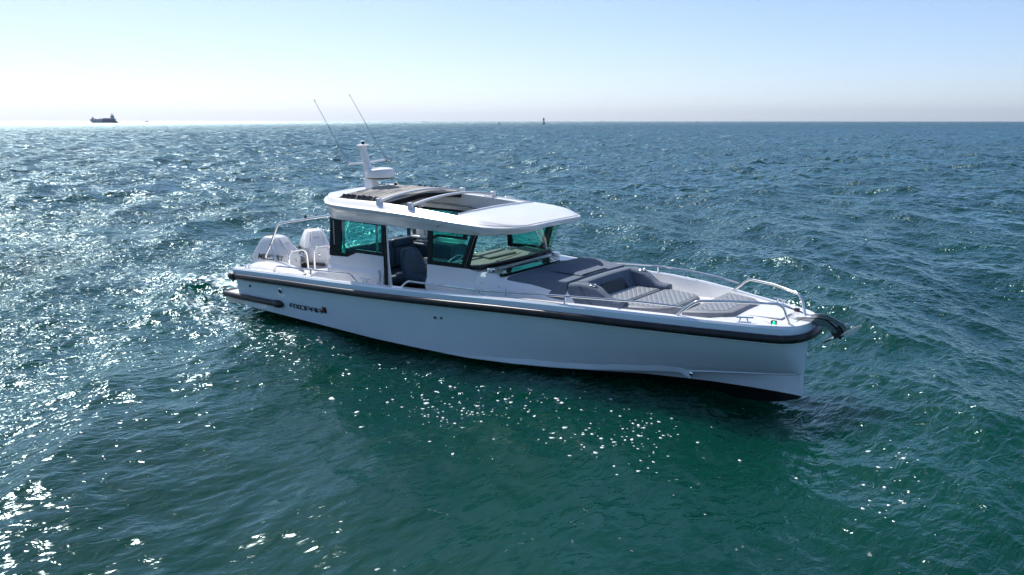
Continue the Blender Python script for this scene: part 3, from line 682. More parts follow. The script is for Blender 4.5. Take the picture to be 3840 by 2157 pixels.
# dashboard
m = MB(); m.prism([(5.42, .52), (5.36, 1.30), (5.50, 1.43), (5.62, 1.455), (6.22, 1.40), (6.22, .52)], 'y', -1.03, .45); dsh = m.build('dashboard', INTER, boat, bevel=.01)
m = MB(); m.prism([(5.50, 1.437), (5.62, 1.462), (6.24, 1.408), (6.24, 1.400), (5.62, 1.45), (5.50, 1.43)], 'y', -1.035, 1.035); m.build('dash_top', DASH, dsh)
m = MB(); m.prism([(5.32, 1.435), (5.52, 1.50), (5.86, 1.475), (5.9, 1.42), (5.34, 1.40)], 'y', -.32, .42); m.build('instrument_hood', DASH, dsh, bevel=.02)
m = MB(); m.prism([(5.355, 1.30), (5.49, 1.425), (5.50, 1.415), (5.365, 1.29)], 'y', -.85, -.25); m.build('display_screen', BLK, dsh)
m = MB(); cpt = Vector((5.27, -.55, 1.36)); rr_ = .185; ax = Vector((-.75, 0, .66)).normalized(); uu = Vector((0, 1, 0)); vv = ax.cross(uu)
m.tube([cpt+uu*math.cos(a)*rr_+vv*math.sin(a)*rr_ for a in [2*math.pi*k/28 for k in range(28)]], .011, 8, closed=True)
for a in (R(90), R(210), R(330)): m.tube([cpt, cpt+uu*math.cos(a)*rr_+vv*math.sin(a)*rr_], .012, 6)
m.tube([cpt, cpt-ax*.12], .03, 10); m.build('steering_wheel', STEEL, dsh)
m = MB(); m.tube([(5.42, -.22, 1.38), (5.36, -.22, 1.50)], .014, 8); m.tube([(5.42, -.17, 1.38), (5.38, -.17, 1.49)], .014, 8); m.box((5.45, -.2, 1.38), (.1, .12, .05)); m.build('throttle', STEEL, dsh)
# port inner console
m = MB(); m.box((3.95, .99, 1.24), (.9, .1, .3)); m.build('port_lining', INTER, boat, bevel=.01)
m = MB(); m.tube([(3.2, .98, 2.12), (5.4, .98, 2.07)], .014, 10); m.build('overhead_rail', STEEL, boat)

# ---------------------------------------------------------------- roof
RX = [2.62, 2.72, 2.85, 3.05, 3.5, 4.0, 4.6, 5.2, 5.84, 6.2, 6.42, 6.60, 6.76, 6.90, 6.99]
RY = [1.00, 1.12, 1.20, 1.225, 1.23, 1.23, 1.23, 1.225, 1.215, 1.20, 1.17, 1.11, 1.01, .86, .68]
RZ = [2.37, 2.34, 2.295, 2.275, 2.26, 2.25, 2.23, 2.205, 2.165, 2.14, 2.122, 2.115, 2.112, 2.112, 2.112]   # outer edge
RI = [2.44, 2.42, 2.40, 2.385, 2.378, 2.372, 2.345, 2.305, 2.258, 2.232, 2.205, 2.18, 2.155, 2.135, 2.125]   # rim at |y|=1.08
RB = [2.10, 2.05, 2.02, 2.01, 2.0, 1.995, 1.985, 1.98, 1.972, 1.972, 1.978, 1.99, 2.005, 2.02, 2.04]         # fascia bottom
m = MB(); OX0, OX1 = 3.0, 5.84
def rv(x, A): return interp(x, RX, A)
def top_pt(x, t):  # t in 0..1 of centre..rim
    yr = min(1.07, rv(x, RY)-.12); z = rv(x, RI)+.035*(1-t*t)*(1 if x < 6.6 else max(.2, (7.02-x)/.42)); return yr*t, z
xs = sorted(set(RX+[OX0, OX1, 3.25, 4.3, 4.9, 5.5]))
rings = []
for x in xs:
    yo_, zo = rv(x, RY), rv(x, RZ); yr, zr_ = top_pt(x, 1)
    side = [(yr, zr_), (yr+.02, zr_-.008), ((yr+yo_)/2+.0, (zr_+zo)/2-.012), (yo_-.02, zo+.012), (yo_, zo), (yo_-.004, zo-.03), (yo_-.045, zo-.10 if zo-.10 > rv(x, RB)+.03 else (zo+rv(x, RB))/2), (yo_-.05, zo-.104 if zo-.104 > rv(x, RB)+.02 else (zo+rv(x, RB))/2-.004), (yo_-.115, rv(x, RB)), (yo_-.20, rv(x, RB)+.02)]
    rings.append([(x, -y, z) for y, z in side[::-1]])
    rings[-1] = [(x, -y, z) for y, z in side]
n = len(rings[0])
m.loft(rings, False)
m.loft([[(x, -y, z) for x, y, z in r_] for r_ in rings], False)
# underside
inner_r = [[r_[-1], (r_[-1][0], 0, r_[-1][2]+.02)] for r_ in rings]
def under(xa, xb, ya):
    sel = [r_ for r_ in rings if xa <= r_[0][0] <= xb]
    m.loft([[(r_[0][0], r_[-1][1], r_[-1][2]) for r_ in sel], [(r_[0][0], -r_[-1][1], r_[-1][2]) for r_ in sel]], False)
under(2.62, OX0, 0); under(OX1, 7.0, 0)
# opening inner walls
selo = [r_ for r_ in rings if OX0 <= r_[0][0] <= OX1]
for s in (1, -1):
    m.loft([[(r_[0][0], s*r_[0][1], r_[0][2]) for r_ in selo], [(r_[0][0], s*(r_[0][1]+.012), r_[0][2]-.022) for r_ in selo], [(r_[0][0], s*(r_[0][1]+.10), r_[0][2]-.030) for r_ in selo], [(r_[0][0], s*(r_[0][1]+.10), r_[0][2]-.075) for r_ in selo], [(r_[0][0], s*r_[-1][1], r_[-1][2]) for r_ in selo]], False)
# closed top panels
def toppanel(xa, xb):
    X = [x for x in xs if xa <= x <= xb]
    m.loft([[(x, top_pt(x, t)[0], top_pt(x, abs(t))[1]) for x in X] for t in [-1, -.75, -.5, -.25, 0, .25, .5, .75, 1]], False)
toppanel(2.62, OX0); toppanel(OX1, 7.0)
# end faces
for x in (OX0, OX1):
    T = [(x, top_pt(x, t)[0], top_pt(x, abs(t))[1]) for t in [-1, -.75, -.5, -.25, 0, .25, .5, .75, 1]]
    rb = [r_ for r_ in rings if r_[0][0] == x][0][-1]
    B = [(x, rb[1]*-t if False else -rb[1]*t, rb[2]) for t in [-1, -.75, -.5, -.25, 0, .25, .5, .75, 1]]
    m.loft([T, B], False)
def capend(i):
    r_ = rings[i]; x = r_[0][0]; T = [(x, top_pt(x, t)[0], top_pt(x, abs(t))[1]) for t in [.75, .5, .25, 0, -.25, -.5, -.75]]
    loop = [(x, -p[1], p[2]) for p in r_[::-1]]+T+[p for p in r_]
    c0 = (x+(.02 if i else -.02), 0, sum(p[2] for p in loop)/len(loop)); 
    o_ = len(m.v); m.add(loop+[c0], [(k, (k+1) % len(loop), len(loop)) for k in range(len(loop))])
capend(0); capend(-1)
roof = m.build('cabin_roof', GEL, boat, smooth=30)
# raised trim: forward edge of the opening
k = MB(); Y_ = np.linspace(-1.0, .98, 15); rr2 = []
for y in Y_:
    t = abs(y)/1.07; zt = top_pt(OX1, t)[1]; w_ = .012 if abs(y) > .62 else .045
    rr2.append([(5.80, y, zt-.03), (5.80, y, zt+.02), (5.80+w_, y, zt+.022), (5.80+w_+.012, y, zt-.005)])
k.loft(rr2); k.build('opening_coaming', GEL, roof, smooth=30)
# pin line along fascia
for s in (-1, 1):
    k = MB(); k.tube([(x, s*(rv(x, RY)-.043), rv(x, RZ)-.098) for x in (2.95, 3.5, 4.2, 4.9, 5.45)], .004, 5); k.build('fascia_trim', GEL, roof)
    # moulded rib across the shoulder at the front end of the roof rails
    k = MB(); k.prism([(5.60, 1.215), (5.66, 1.215), (5.72, 1.08), (5.64, 1.08)], 'z', 2.19, 2.21)
# roof edge seam around the front panel
k = MB(); pts = [(x, -(rv(x, RY)-.055), rv(x, RZ)+.027) for x in (5.9, 6.2, 6.42, 6.6, 6.76, 6.88, 6.93)]; pts = pts+[(6.955, 0, rv(6.955, RI)+.018)]+[my(p) for p in pts[::-1]]
k.tube(pts, .0035, 5); k.build('roof_seam', GLETT, roof)
for s in (-1, 1):
    for x in (5.25, 5.36):
        k = MB(); k.lathe([(.008, -.01), (.008, .004), (0, .004)], 8, (x, s*1.10, rv(x, RI)-.004)); k.build('roof_screw', PLAST, roof)
k = MB(); k.lathe([(.01, 0), (.01, -.012), (0, -.014)], 8, (5.52, -1.178, 2.075), 'y'); k.build('roof_stud', PLAST, roof)
k = MB(); k.lathe([(.01, 0), (.01, -.012), (0, -.014)], 8, (2.86, -1.165, 2.19), 'y'); k.build('roof_stud', PLAST, roof)
# port front grab bracket
k = MB(); k.box((6.72, .92, 2.04), (.10, .16, .03)); k.build('roof_bracket', GEL, roof, bevel=.006)

# canvas sunroof, folded aft, on two crossbars
k = MB(); rows = []
nx = 46
for i in range(nx+1):
    x = 3.03+(4.16-3.03)*i/nx; ph = i/nx*math.pi*2*8.5; amp = .020 if x < 3.75 else .020*max(0, (4.0-x)/.25)
    row = []
    for t in np.linspace(-1, 1, 13):
        z = rv(x, RI)+.01+.095*(1-t*t)+amp*math.sin(ph+.6*math.sin(3*t))+.008*math.sin(7*t+i)
        if x > 4.1: z -= .02
        row.append((x, 1.02*t, z))
    rows.append(row)
dr = [[(4.17, p[1], p[2]-.05) for p in rows[-1]], [(4.15, p[1], p[2]-.11) for p in rows[-1]]]
k.loft(rows+[[(4.17, p[1], p[2]-.02) for p in rows[-1]]], False, mi=0); cv = k.build('canvas_sunroof', [BEIGE], boat, smooth=50)
k = MB(); k.loft([[(4.172, p[1], p[2]-.02) for p in rows[-1]], dr[0], dr[1]], False); k.build('canvas_valance', mat('black_cloth', (.012, .012, .013), .9), cv, smooth=50)
for s in (-1, 1):
    for j in range(7):
        k = MB()
        x = 3.12+.13*j+random.uniform(-.03, .03); q = random.uniform(.03, .06)
        k.add([(x-q, s*1.03, rv(x, RI)+.01), (x+q, s*1.03, rv(x, RI)+.01), (x+random.uniform(-.02, .02), s*1.0, rv(x, RI)+.06+q*.5), (x, s*.88, rv(x, RI)+.045)], [(0, 1, 2), (0, 2, 3), (1, 3, 2), (0, 3, 1)]); k.build('canvas_pleat', PLAST, cv, smooth=10)
def crossbar(x, z, hh):
    k = MB(); rows = []
    for t in np.linspace(-1, 1, 17):
        y = 1.06*t; zz = z-.03+hh*(1-t*t); x_ = x+.02*(1-t*t)
        rows.append([(x_-.028, y, zz-.018), (x_+.028, y, zz-.018), (x_+.028, y, zz+.018), (x_-.028, y, zz+.018)])
    k.loft(rows); b = k.build('sunroof_bar', GEL, boat, smooth=30, bevel=.005)
    for s in (-1, 1):
        q = MB(); q.box((x-.005, s*1.085, z-.04), (.085, .07, .11)); q.build('bar_foot', GEL, b, bevel=.01)
        q = MB(); q.tube([(x+.03, s*.94, z-.055), (x+.055, s*.93, z-.075), (x+.055, s*.80, z-.055), (x+.03, s*.79, z-.035)], .006, 6); q.build('bar_handle', GEL, b)
crossbar(4.10, 2.425, .10); crossbar(4.84, 2.39, .10)

# mast, radar, aerials, horn
k = MB(); k.loft([[(x-a, -b, z), (x+a, -b, z), (x+a, b, z), (x-a, b, z)] for x, z, a, b in ((2.83, 2.42, .15, .12), (2.80, 2.50, .12, .085), (2.74, 2.70, .09, .065), (2.68, 2.90, .07, .055), (2.60, 3.17, .062, .05), (2.575, 3.24, .07, .06))]); mast = k.build('mast', GEL, boat, bevel=.02, seg=3)
k = MB(); k.lathe([(.0, .0), (.08, .004), (.13, .018), (.08, .034), (0, .036)], 18, (2.60, 0, 3.235)); k.build('mast_cap', GEL, mast)
k = MB(); k.lathe([(.028, 0), (.028, .055), (0, .056)], 14, (2.60, 0, 3.262)); k.build('masthead_light', BLK, mast)
k = MB(); k.lathe([(.034, 0), (.034, .012), (.02, .02), (0, .02)], 14, (2.60, 0, 3.318)); k.build('light_cap', GEL, mast)
k = MB(); k.tube([(2.71, -.50, 2.935), (2.69, 0, 2.925), (2.71, .47, 2.965)], .018, 10, sx=1.4); k.tube([(2.71, .42, 2.965), (2.72, .56, 2.935)], .014, 8); k.build('crossarm', GEL, mast)
k = MB(); k.lathe([(.0, -.04), (.20, -.035), (.225, -.01), (.262, .0), (.268, .03), (.255, .13), (.235, .152), (.19, .164), (0, .17)], 32, (3.03, 0, 2.675)); rad = k.build('radar_dome', mat('radar_plastic', (.72, .74, .76), .35), boat, smooth=50)
k = MB(); k.lathe([(.0, -.01), (.21, -.006), (.252, .012), (.252, .022), (0, .022)], 32, (3.03, 0, 2.648)); k.build('radar_base', PLAST, rad)
k = MB(); k.prism([(2.76, 2.60), (3.08, 2.63), (3.08, 2.645), (2.74, 2.645), (2.74, 2.5)], 'y', -.06, .06); k.build('radar_bracket', GEL, rad)
for s, b0, b1 in ((-1, (2.71, -.495, 2.97), (1.886, -.50, 4.088)), (1, (2.71, .455, 2.985), (1.838, .42, 4.184))):
    k = MB(); k.tube([b0, b1], [.0065, .004], 8); an = k.build('whip_aerial', mat('aerial_grey', (.18, .20, .24), .4), boat)
    k = MB(); d = (Vector(b1)-Vector(b0)).normalized(); k.tube([Vector(b0)-d*.05, Vector(b0)+d*.10], .014, 8); k.build('aerial_mount', STEEL, an)
    k = MB(); k.tube([Vector(b1)-d*.02, Vector(b1)+d*.01], .009, 6); k.build('aerial_tip', PLAST, an)
k = MB(); k.tube([(2.72, .47, 2.94), (2.76, .50, 2.90), (2.75, .48, 2.97), (2.70, .46, 3.03)], .006, 6); k.build('aerial_cable', PLAST, mast)
k = MB(); k.lathe([(.012, -.22), (.014, -.10), (.022, -.03), (.05, .0), (.055, .005), (.045, .006), (0, -.02)], 18, (3.10, .32, 2.515), 'x'); hn = k.build('horn', STEEL, boat)
k = MB(); k.lathe([(.043, .0), (0, .0)], 16, (3.10, .32, 2.515), 'x'); k.build('horn_mouth', BLK, hn)
k = MB(); k.lathe([(.035, 0), (.04, .02), (.03, .05), (0, .06)], 14, (2.87, .32, 2.475)); k.tube([(2.87, .32, 2.43), (2.87, .32, 2.50)], .015, 8); k.build('horn_mount', STEEL, hn)
k = MB(); k.box((2.66, .08, 2.46), (.06, .06, .03)); k.build('cable_gland', BLK, boat)

# ================================================================ ANCHOR
anc = empty('anchor', (11.54, 0, .95)); anc.rotation_euler = (R(1.32), 0, 0)
tag(anc, 'polished steel anchor hanging from the bow roller of the motor boat', 'anchor')
ASTEEL = mat('anchor_steel', (.32, .32, .33), .2, 1.0)
def arel(m_, name, mt, **k):
    m_.v = [(a-11.54, b, c-.95) for a, b, c in m_.v]; return m_.build(name, mt, anc, **k)
k = MB(); k.prism([(11.12, 1.165), (11.24, 1.185), (11.34, 1.185), (11.42, 1.15), (11.57, 1.085), (11.60, 1.05), (11.585, .96), (11.55, .92), (11.52, .93), (11.50, 1.03), (11.43, 1.075), (11.34, 1.12), (11.24, 1.135), (11.12, 1.125)], 'y', -.013, .013)
arel(k, 'shank', ASTEEL, bevel=.003)
k = MB(); rings = []
for x, z, wv, th in ((11.27, .775, .016, .010), (11.34, .825, .08, .022), (11.42, .87, .13, .026), (11.50, .895, .13, .018), (11.58, .94, .12, .016), (11.66, 1.0, .08, .013), (11.73, 1.055, .035, .008)):
    rings.append([(x, -wv, z+wv*.16), (x, 0, z-th), (x, wv, z+wv*.16), (x, 0, z+th)])
k.loft(rings); arel(k, 'fluke', ASTEEL, smooth=15)
k = MB(); k.prism([(11.36, 1.05), (11.40, .97), (11.45, .90), (11.54, .885), (11.57, .95), (11.50, 1.05)], 'y', -.05, -.042); arel(k, 'cheek_plate', PLAST)
k = MB(); k.tube([(11.57, -.03, 1.085), (11.60, -.02, 1.10), (11.70, 0, 1.065)], .006, 6); k.lathe([(.015, -.035), (.015, .035)], 10, (11.58, 0, 1.08), 'y'); k.lathe([(.018, -.055), (.018, .055)], 10, (11.56, 0, .95), 'y'); arel(k, 'shackle', STEEL)

k = MB(); k.prism([(11.58, .985), (11.68, 1.06), (11.79, 1.125), (11.80, 1.10), (11.70, 1.0), (11.60, .945)], 'y', -.085, -.06); arel(k, 'fluke_tip', mat('sunlit_fluke_steel', (.8, .8, .81), .38, .6))  # paler copy of the anchor steel, sunlit brightness put into the colour

# ================================================================ SEA
WL = -.04
CX, CY, CZ = CAM
def foot(px, py, z=WL):
    d = F+Rt*((px-1920)/FPX)-Up*((py-1078.5)/FPX); t = (z-CZ)/d.z; return Vector(CAM)+d*t
def sea():
    r_ = [1.2]
    while r_[-1] < 60000:
        r = r_[-1]; r_.append(r+max(.030 if r > 5 else .07, r*r/28000.0) if r < 2500 else r*1.12)
    r = np.array(r_); n_r = len(r)
    fine = np.linspace(-46, 46, 1500); coarse = np.arange(50, 310.1, 4)
    az = np.radians(np.concatenate([fine, coarse])) + YAW
    n_a = len(az)
    A, RR = np.meshgrid(az, r)
    X = (CX+RR*np.cos(A)).astype(np.float64); Y = (CY+RR*np.sin(A)).astype(np.float64)
    dR = np.gradient(r)[:, None]*np.ones_like(A)
    dA = np.gradient(az)[None, :]*RR
    sp = np.maximum(dR*.55, dA*1.0)
    Z = np.zeros_like(X); DX = np.zeros_like(X); DY = np.zeros_like(X)
    # lee side of the hull: smoother water towards the camera
    u = X; v = Y
    lee = np.maximum(np.exp(-(((u-9.8)/5.6)**2+((v+5.4)/4.0)**2)), .7*np.exp(-(((u-6.5)/3.6)**2+((v+4.2)/2.6)**2)))
    lee = np.clip(lee*1.25, 0, 1)
    near = np.exp(-(((u-5.5)/6.2)**4+((v)/1.9)**4))       # next to the hull
    rg = np.random.default_rng(5)
    wind = R(218)
    lam = np.exp(np.linspace(math.log(.16), math.log(13), 190))
    mask = (RR < 4000)
    idx = np.where(mask)
    x = X[idx]; y = Y[idx]; s_ = sp[idx]; le = lee[idx]; ne = near[idx]
    z = np.zeros_like(x); ddx = np.zeros_like(x); ddy = np.zeros_like(x)
    # slow gust pattern that modulates the small waves
    gust = .82+.30*np.sin(x*.21+1.3*np.sin(y*.13))*np.sin(y*.17+.9+.8*np.sin(x*.09))
    for l in lam:
        spread = .55+.45*max(0, 1-l/5)
        th = wind+rg.normal(0, spread*.62); k = 2*math.pi/l; ph = rg.uniform(0, 2*math.pi)
        oct_slope = .100 if l < 3 else (.100 if l < 7 else .06)
        if l < .6: oct_slope = .105
        a = oct_slope/k*math.sqrt(2)*math.sqrt(math.log(2)**-1*(math.log(13/.16)/190))
        wgt = np.clip((l/s_-1.6)/1.6, 0, 1)
        sel = wgt > 0
        if not sel.any(): continue
        att = 1-le[sel]*(.62 if l < 3 else .3)-ne[sel]*(.55 if l > .8 else .2)
        att = np.clip(att, .12, 1)*(gust[sel] if l < 1.2 else 1)
        arg = k*(x[sel]*math.cos(th)+y[sel]*math.sin(th))+ph
        aw = a*wgt[sel]*att
        sn, cs = np.sin(arg), np.cos(arg)
        z[sel] += aw*cs
        q = .85
        ddx[sel] -= q*aw*sn*math.cos(th); ddy[sel] -= q*aw*sn*math.sin(th)
    # wake chop off the stern and a soft bow ripple
    wk = np.exp(-(((x+1.3)/2.2)**2+((y+.3)/2.0)**2))
    for _ in range(26):
        l = rg.uniform(.25, 1.1); th = rg.uniform(0, 2*math.pi); k = 2*math.pi/l
        wgt = np.clip((l/s_-2.2)/2.5, 0, 1)
        z += wk*wgt*.014*l*np.cos(k*(x*math.cos(th)+y*math.sin(th))+rg.uniform(0, 6.28))
    z -= .05*np.exp(-(((x-10.6)/.9)**2+((y+.2)/.8)**2))
    Z[idx] = z; FAR = np.clip((RR-14)/70, 0, 1); FAR2 = np.clip(np.log(np.maximum(RR, 18)/18)/math.log(1500/18), 0, 1); DX[idx] = ddx; DY[idx] = ddy
    Z += WL - RR**2/(2*6.37e6)
    co = np.empty((n_r*n_a, 3), np.float32); co[:, 0] = (X+DX).ravel(); co[:, 1] = (Y+DY).ravel(); co[:, 2] = Z.ravel()
    i = np.arange(n_r-1)[:, None]*n_a; j = np.arange(n_a)[None, :]; jn = (j+1) % n_a
    quads = np.stack([i+j, i+jn, i+n_a+jn, i+n_a+j], -1).reshape(-1, 4)[:, ::-1].astype(np.int32)
    me = bpy.data.meshes.new('sea'); nq = len(quads)
    c0 = len(co); co = np.vstack([co, [[CX, CY, WL]]]).astype(np.float32)
    tri = np.stack([np.full(n_a, c0), (np.arange(n_a)+1) % n_a, np.arange(n_a)], -1)[:, ::-1].astype(np.int32)
    me.vertices.add(len(co)); me.vertices.foreach_set('co', co.ravel())
    me.loops.add(nq*4+n_a*3); me.loops.foreach_set('vertex_index', np.concatenate([quads.ravel(), tri.ravel()]))
    me.polygons.add(nq+n_a)
    me.polygons.foreach_set('loop_start', np.concatenate([np.arange(nq)*4, nq*4+np.arange(n_a)*3]).astype(np.int32))
    me.update(calc_edges=True); me.validate()
    me.polygons.foreach_set('use_smooth', np.ones(len(me.polygons), bool))
    # attributes: ripple = strength of the finest ripples, foam = aerated water
    u_ = (np.clip(1.32-1.05*lee, .28, 1.32)*(.80+.38*np.sin(X*.31+1.7*np.sin(Y*.23+1))*np.sin(Y*.27+1.1*np.sin(X*.19)))).ravel()
    fo = (np.exp(-(((X+2.0)/2.6)**2+((Y-.6)/1.5)**2))*.8+np.exp(-(((X+.3)/1.3)**2+((Y+1.7)/.55)**2))*.5+np.exp(-(((X-2.6)/2.2)**2+((Y+2.2)/.35)**2))*.35).ravel()
    cr = np.clip((Z-WL-.17)/.10, 0, 1).ravel()*0.0
    at = me.attributes.new('ripple', 'FLOAT', 'POINT'); at.data.foreach_set('value', np.append(u_, 1).astype(np.float32))
    at = me.attributes.new('far', 'FLOAT', 'POINT'); at.data.foreach_set('value', np.append(FAR.ravel(), 0).astype(np.float32))
    at = me.attributes.new('farther', 'FLOAT', 'POINT'); at.data.foreach_set('value', np.append(FAR2.ravel(), 0).astype(np.float32))
    at = me.attributes.new('foam', 'FLOAT', 'POINT'); at.data.foreach_set('value', np.append(np.clip(fo+cr, 0, 1), 0).astype(np.float32))
    o = bpy.data.objects.new('sea', me); col.objects.link(o); o['kind'] = 'structure'
    m = bpy.data.materials.new('sea_water'); m.use_nodes = True; n = m.node_tree.nodes; l = m.node_tree.links; b = n['Principled BSDF']
    b.inputs['Roughness'].default_value = .19; b.inputs['IOR'].default_value = 1.333; b.inputs['Specular IOR Level'].default_value = .40; b.inputs['Subsurface Weight'].default_value = 1; b.inputs['Subsurface Radius'].default_value = (.3, 1.0, .9); b.subsurface_method = 'BURLEY'; b.inputs['Subsurface Scale'].default_value = 2.6;
    tc = n.new('ShaderNodeTexCoord'); mp = n.new('ShaderNodeMapping'); mp.inputs['Rotation'].default_value = (0, 0, -wind); mp.inputs['Scale'].default_value = (1.0, .55, 1)
    l.new(tc.outputs['Object'], mp.inputs[0])
    n1 = n.new('ShaderNodeTexNoise'); n1.inputs['Scale'].default_value = 7.5; n1.inputs['Detail'].default_value = 2.5; n1.inputs['Roughness'].default_value = .62; n1.inputs['Distortion'].default_value = .6
    n2 = n.new('ShaderNodeTexNoise'); n2.inputs['Scale'].default_value = 1.6; n2.inputs['Detail'].default_value = 3
    l.new(mp.outputs[0], n1.inputs['Vector']); l.new(mp.outputs[0], n2.inputs['Vector'])
    ar = n.new('ShaderNodeAttribute'); ar.attribute_name = 'ripple'
    mu = n.new('ShaderNodeMath'); mu.operation = 'MULTIPLY'; l.new(n1.outputs['Fac'], mu.inputs[0]); l.new(ar.outputs['Fac'], mu.inputs[1])
    b1 = n.new('ShaderNodeBump'); b1.inputs['Distance'].default_value = .075; l.new(mu.outputs[0], b1.inputs['Height'])
    b2 = n.new('ShaderNodeBump'); b2.inputs['Distance'].default_value = .10; l.new(n2.outputs['Fac'], b2.inputs['Height']); l.new(b1.outputs[0], b2.inputs['Normal'])
    n5 = n.new('ShaderNodeTexNoise'); n5.inputs['Scale'].default_value = .8; n5.inputs['Detail'].default_value = 3; n5.inputs['Roughness'].default_value = .6; l.new(mp.outputs[0], n5.inputs['Vector'])
    af5 = n.new('ShaderNodeAttribute'); af5.attribute_name = 'far'; m5 = n.new('ShaderNodeMath'); m5.operation = 'MULTIPLY'; l.new(n5.outputs['Fac'], m5.inputs[0]); l.new(af5.outputs['Fac'], m5.inputs[1])
    b5 = n.new('ShaderNodeBump'); b5.inputs['Distance'].default_value = .6; l.new(m5.outputs[0], b5.inputs['Height']); l.new(b2.outputs[0], b5.inputs['Normal']); b2 = b5
    n6 = n.new('ShaderNodeTexNoise'); n6.inputs['Scale'].default_value = .16; n6.inputs['Detail'].default_value = 3; n6.inputs['Roughness'].default_value = .6; l.new(mp.outputs[0], n6.inputs['Vector'])
    af6 = n.new('ShaderNodeAttribute'); af6.attribute_name = 'farther'; m6 = n.new('ShaderNodeMath'); m6.operation = 'MULTIPLY'; l.new(n6.outputs['Fac'], m6.inputs[0]); l.new(af6.outputs['Fac'], m6.inputs[1])
    b6 = n.new('ShaderNodeBump'); b6.inputs['Distance'].default_value = 5.5; l.new(m6.outputs[0], b6.inputs['Height']); l.new(b5.outputs[0], b6.inputs['Normal']); b2 = b6
    # colour: large soft patches of green and blue-green
    n3 = n.new('ShaderNodeTexNoise'); n3.inputs['Scale'].default_value = .12; n3.inputs['Detail'].default_value = 3; l.new(tc.outputs['Object'], n3.inputs['Vector'])
    cr_ = n.new('ShaderNodeValToRGB'); cr_.color_ramp.elements[0].position = .35; cr_.color_ramp.elements[1].position = .65
    cr_.color_ramp.elements[0].color = (.0, .023, .0165, 1); cr_.color_ramp.elements[1].color = (.0, .034, .0205, 1); l.new(n3.outputs['Fac'], cr_.inputs[0])
    # foam
    af = n.new('ShaderNodeAttribute'); af.attribute_name = 'foam'
    n4 = n.new('ShaderNodeTexNoise'); n4.inputs['Scale'].default_value = 5; n4.inputs['Detail'].default_value = 7; n4.inputs['Distortion'].default_value = 1.6; l.new(tc.outputs['Object'], n4.inputs['Vector'])
    ad_ = n.new('ShaderNodeMath'); ad_.operation = 'MULTIPLY_ADD'; l.new(af.outputs['Fac'], ad_.inputs[0]); ad_.inputs[1].default_value = .42; l.new(n4.outputs['Fac'], ad_.inputs[2])
    fr = n.new('ShaderNodeValToRGB'); fr.color_ramp.elements[0].position = .70; fr.color_ramp.elements[1].position = .88; l.new(ad_.outputs[0], fr.inputs[0])
    mx = n.new('ShaderNodeMix'); mx.data_type = 'RGBA'; l.new(fr.outputs[0], mx.inputs[0]); l.new(cr_.outputs[0], mx.inputs[6]); mx.inputs[7].default_value = (.62, .66, .64, 1)
    l.new(mx.outputs[2], b.inputs['Base Color']); l.new(b2.outputs[0], b.inputs['Normal'])
    rm = n.new('ShaderNodeMath'); rm.operation = 'MULTIPLY_ADD'; l.new(fr.outputs[0], rm.inputs[0]); rm.inputs[1].default_value = .5; rm.inputs[2].default_value = .22
    r2 = n.new('ShaderNodeMath'); r2.operation = 'MULTIPLY_ADD'; pw = n.new('ShaderNodeMath'); pw.operation = 'POWER'; l.new(af6.outputs['Fac'], pw.inputs[0]); pw.inputs[1].default_value = 1.7; l.new(pw.outputs[0], r2.inputs[0]); r2.inputs[1].default_value = .33; l.new(rm.outputs[0], r2.inputs[2]); l.new(r2.outputs[0], b.inputs['Roughness'])
    # water body (scattered light) under a Beckmann surface reflection
    ss = n.new('ShaderNodeSubsurfaceScattering'); ss.falloff = 'BURLEY'; ss.inputs['Scale'].default_value = 2.6; ss.inputs['Radius'].default_value = (.3, 1.0, .9)
    gl = n.new('ShaderNodeBsdfGlossy'); gl.distribution = 'BECKMANN'; fz = n.new('ShaderNodeFresnel'); fz.inputs[0].default_value = 1.333; ms = n.new('ShaderNodeMixShader')
    l.new(mx.outputs[2], ss.inputs['Color']); l.new(r2.outputs[0], gl.inputs['Roughness']); gl.inputs['Color'].default_value = (.72, .93, 1.0, 1)
    for q in (ss, gl, fz): l.new(b2.outputs[0], q.inputs['Normal'])
    l.new(fz.outputs[0], ms.inputs[0]); l.new(ss.outputs[0], ms.inputs[1]); l.new(gl.outputs[0], ms.inputs[2])
    mo = n['Material Output']; l.new(ms.outputs[0], mo.inputs['Surface']); n.remove(b)
    me.materials.append(m)
    return o
SEA = sea()
bvh_dep = None

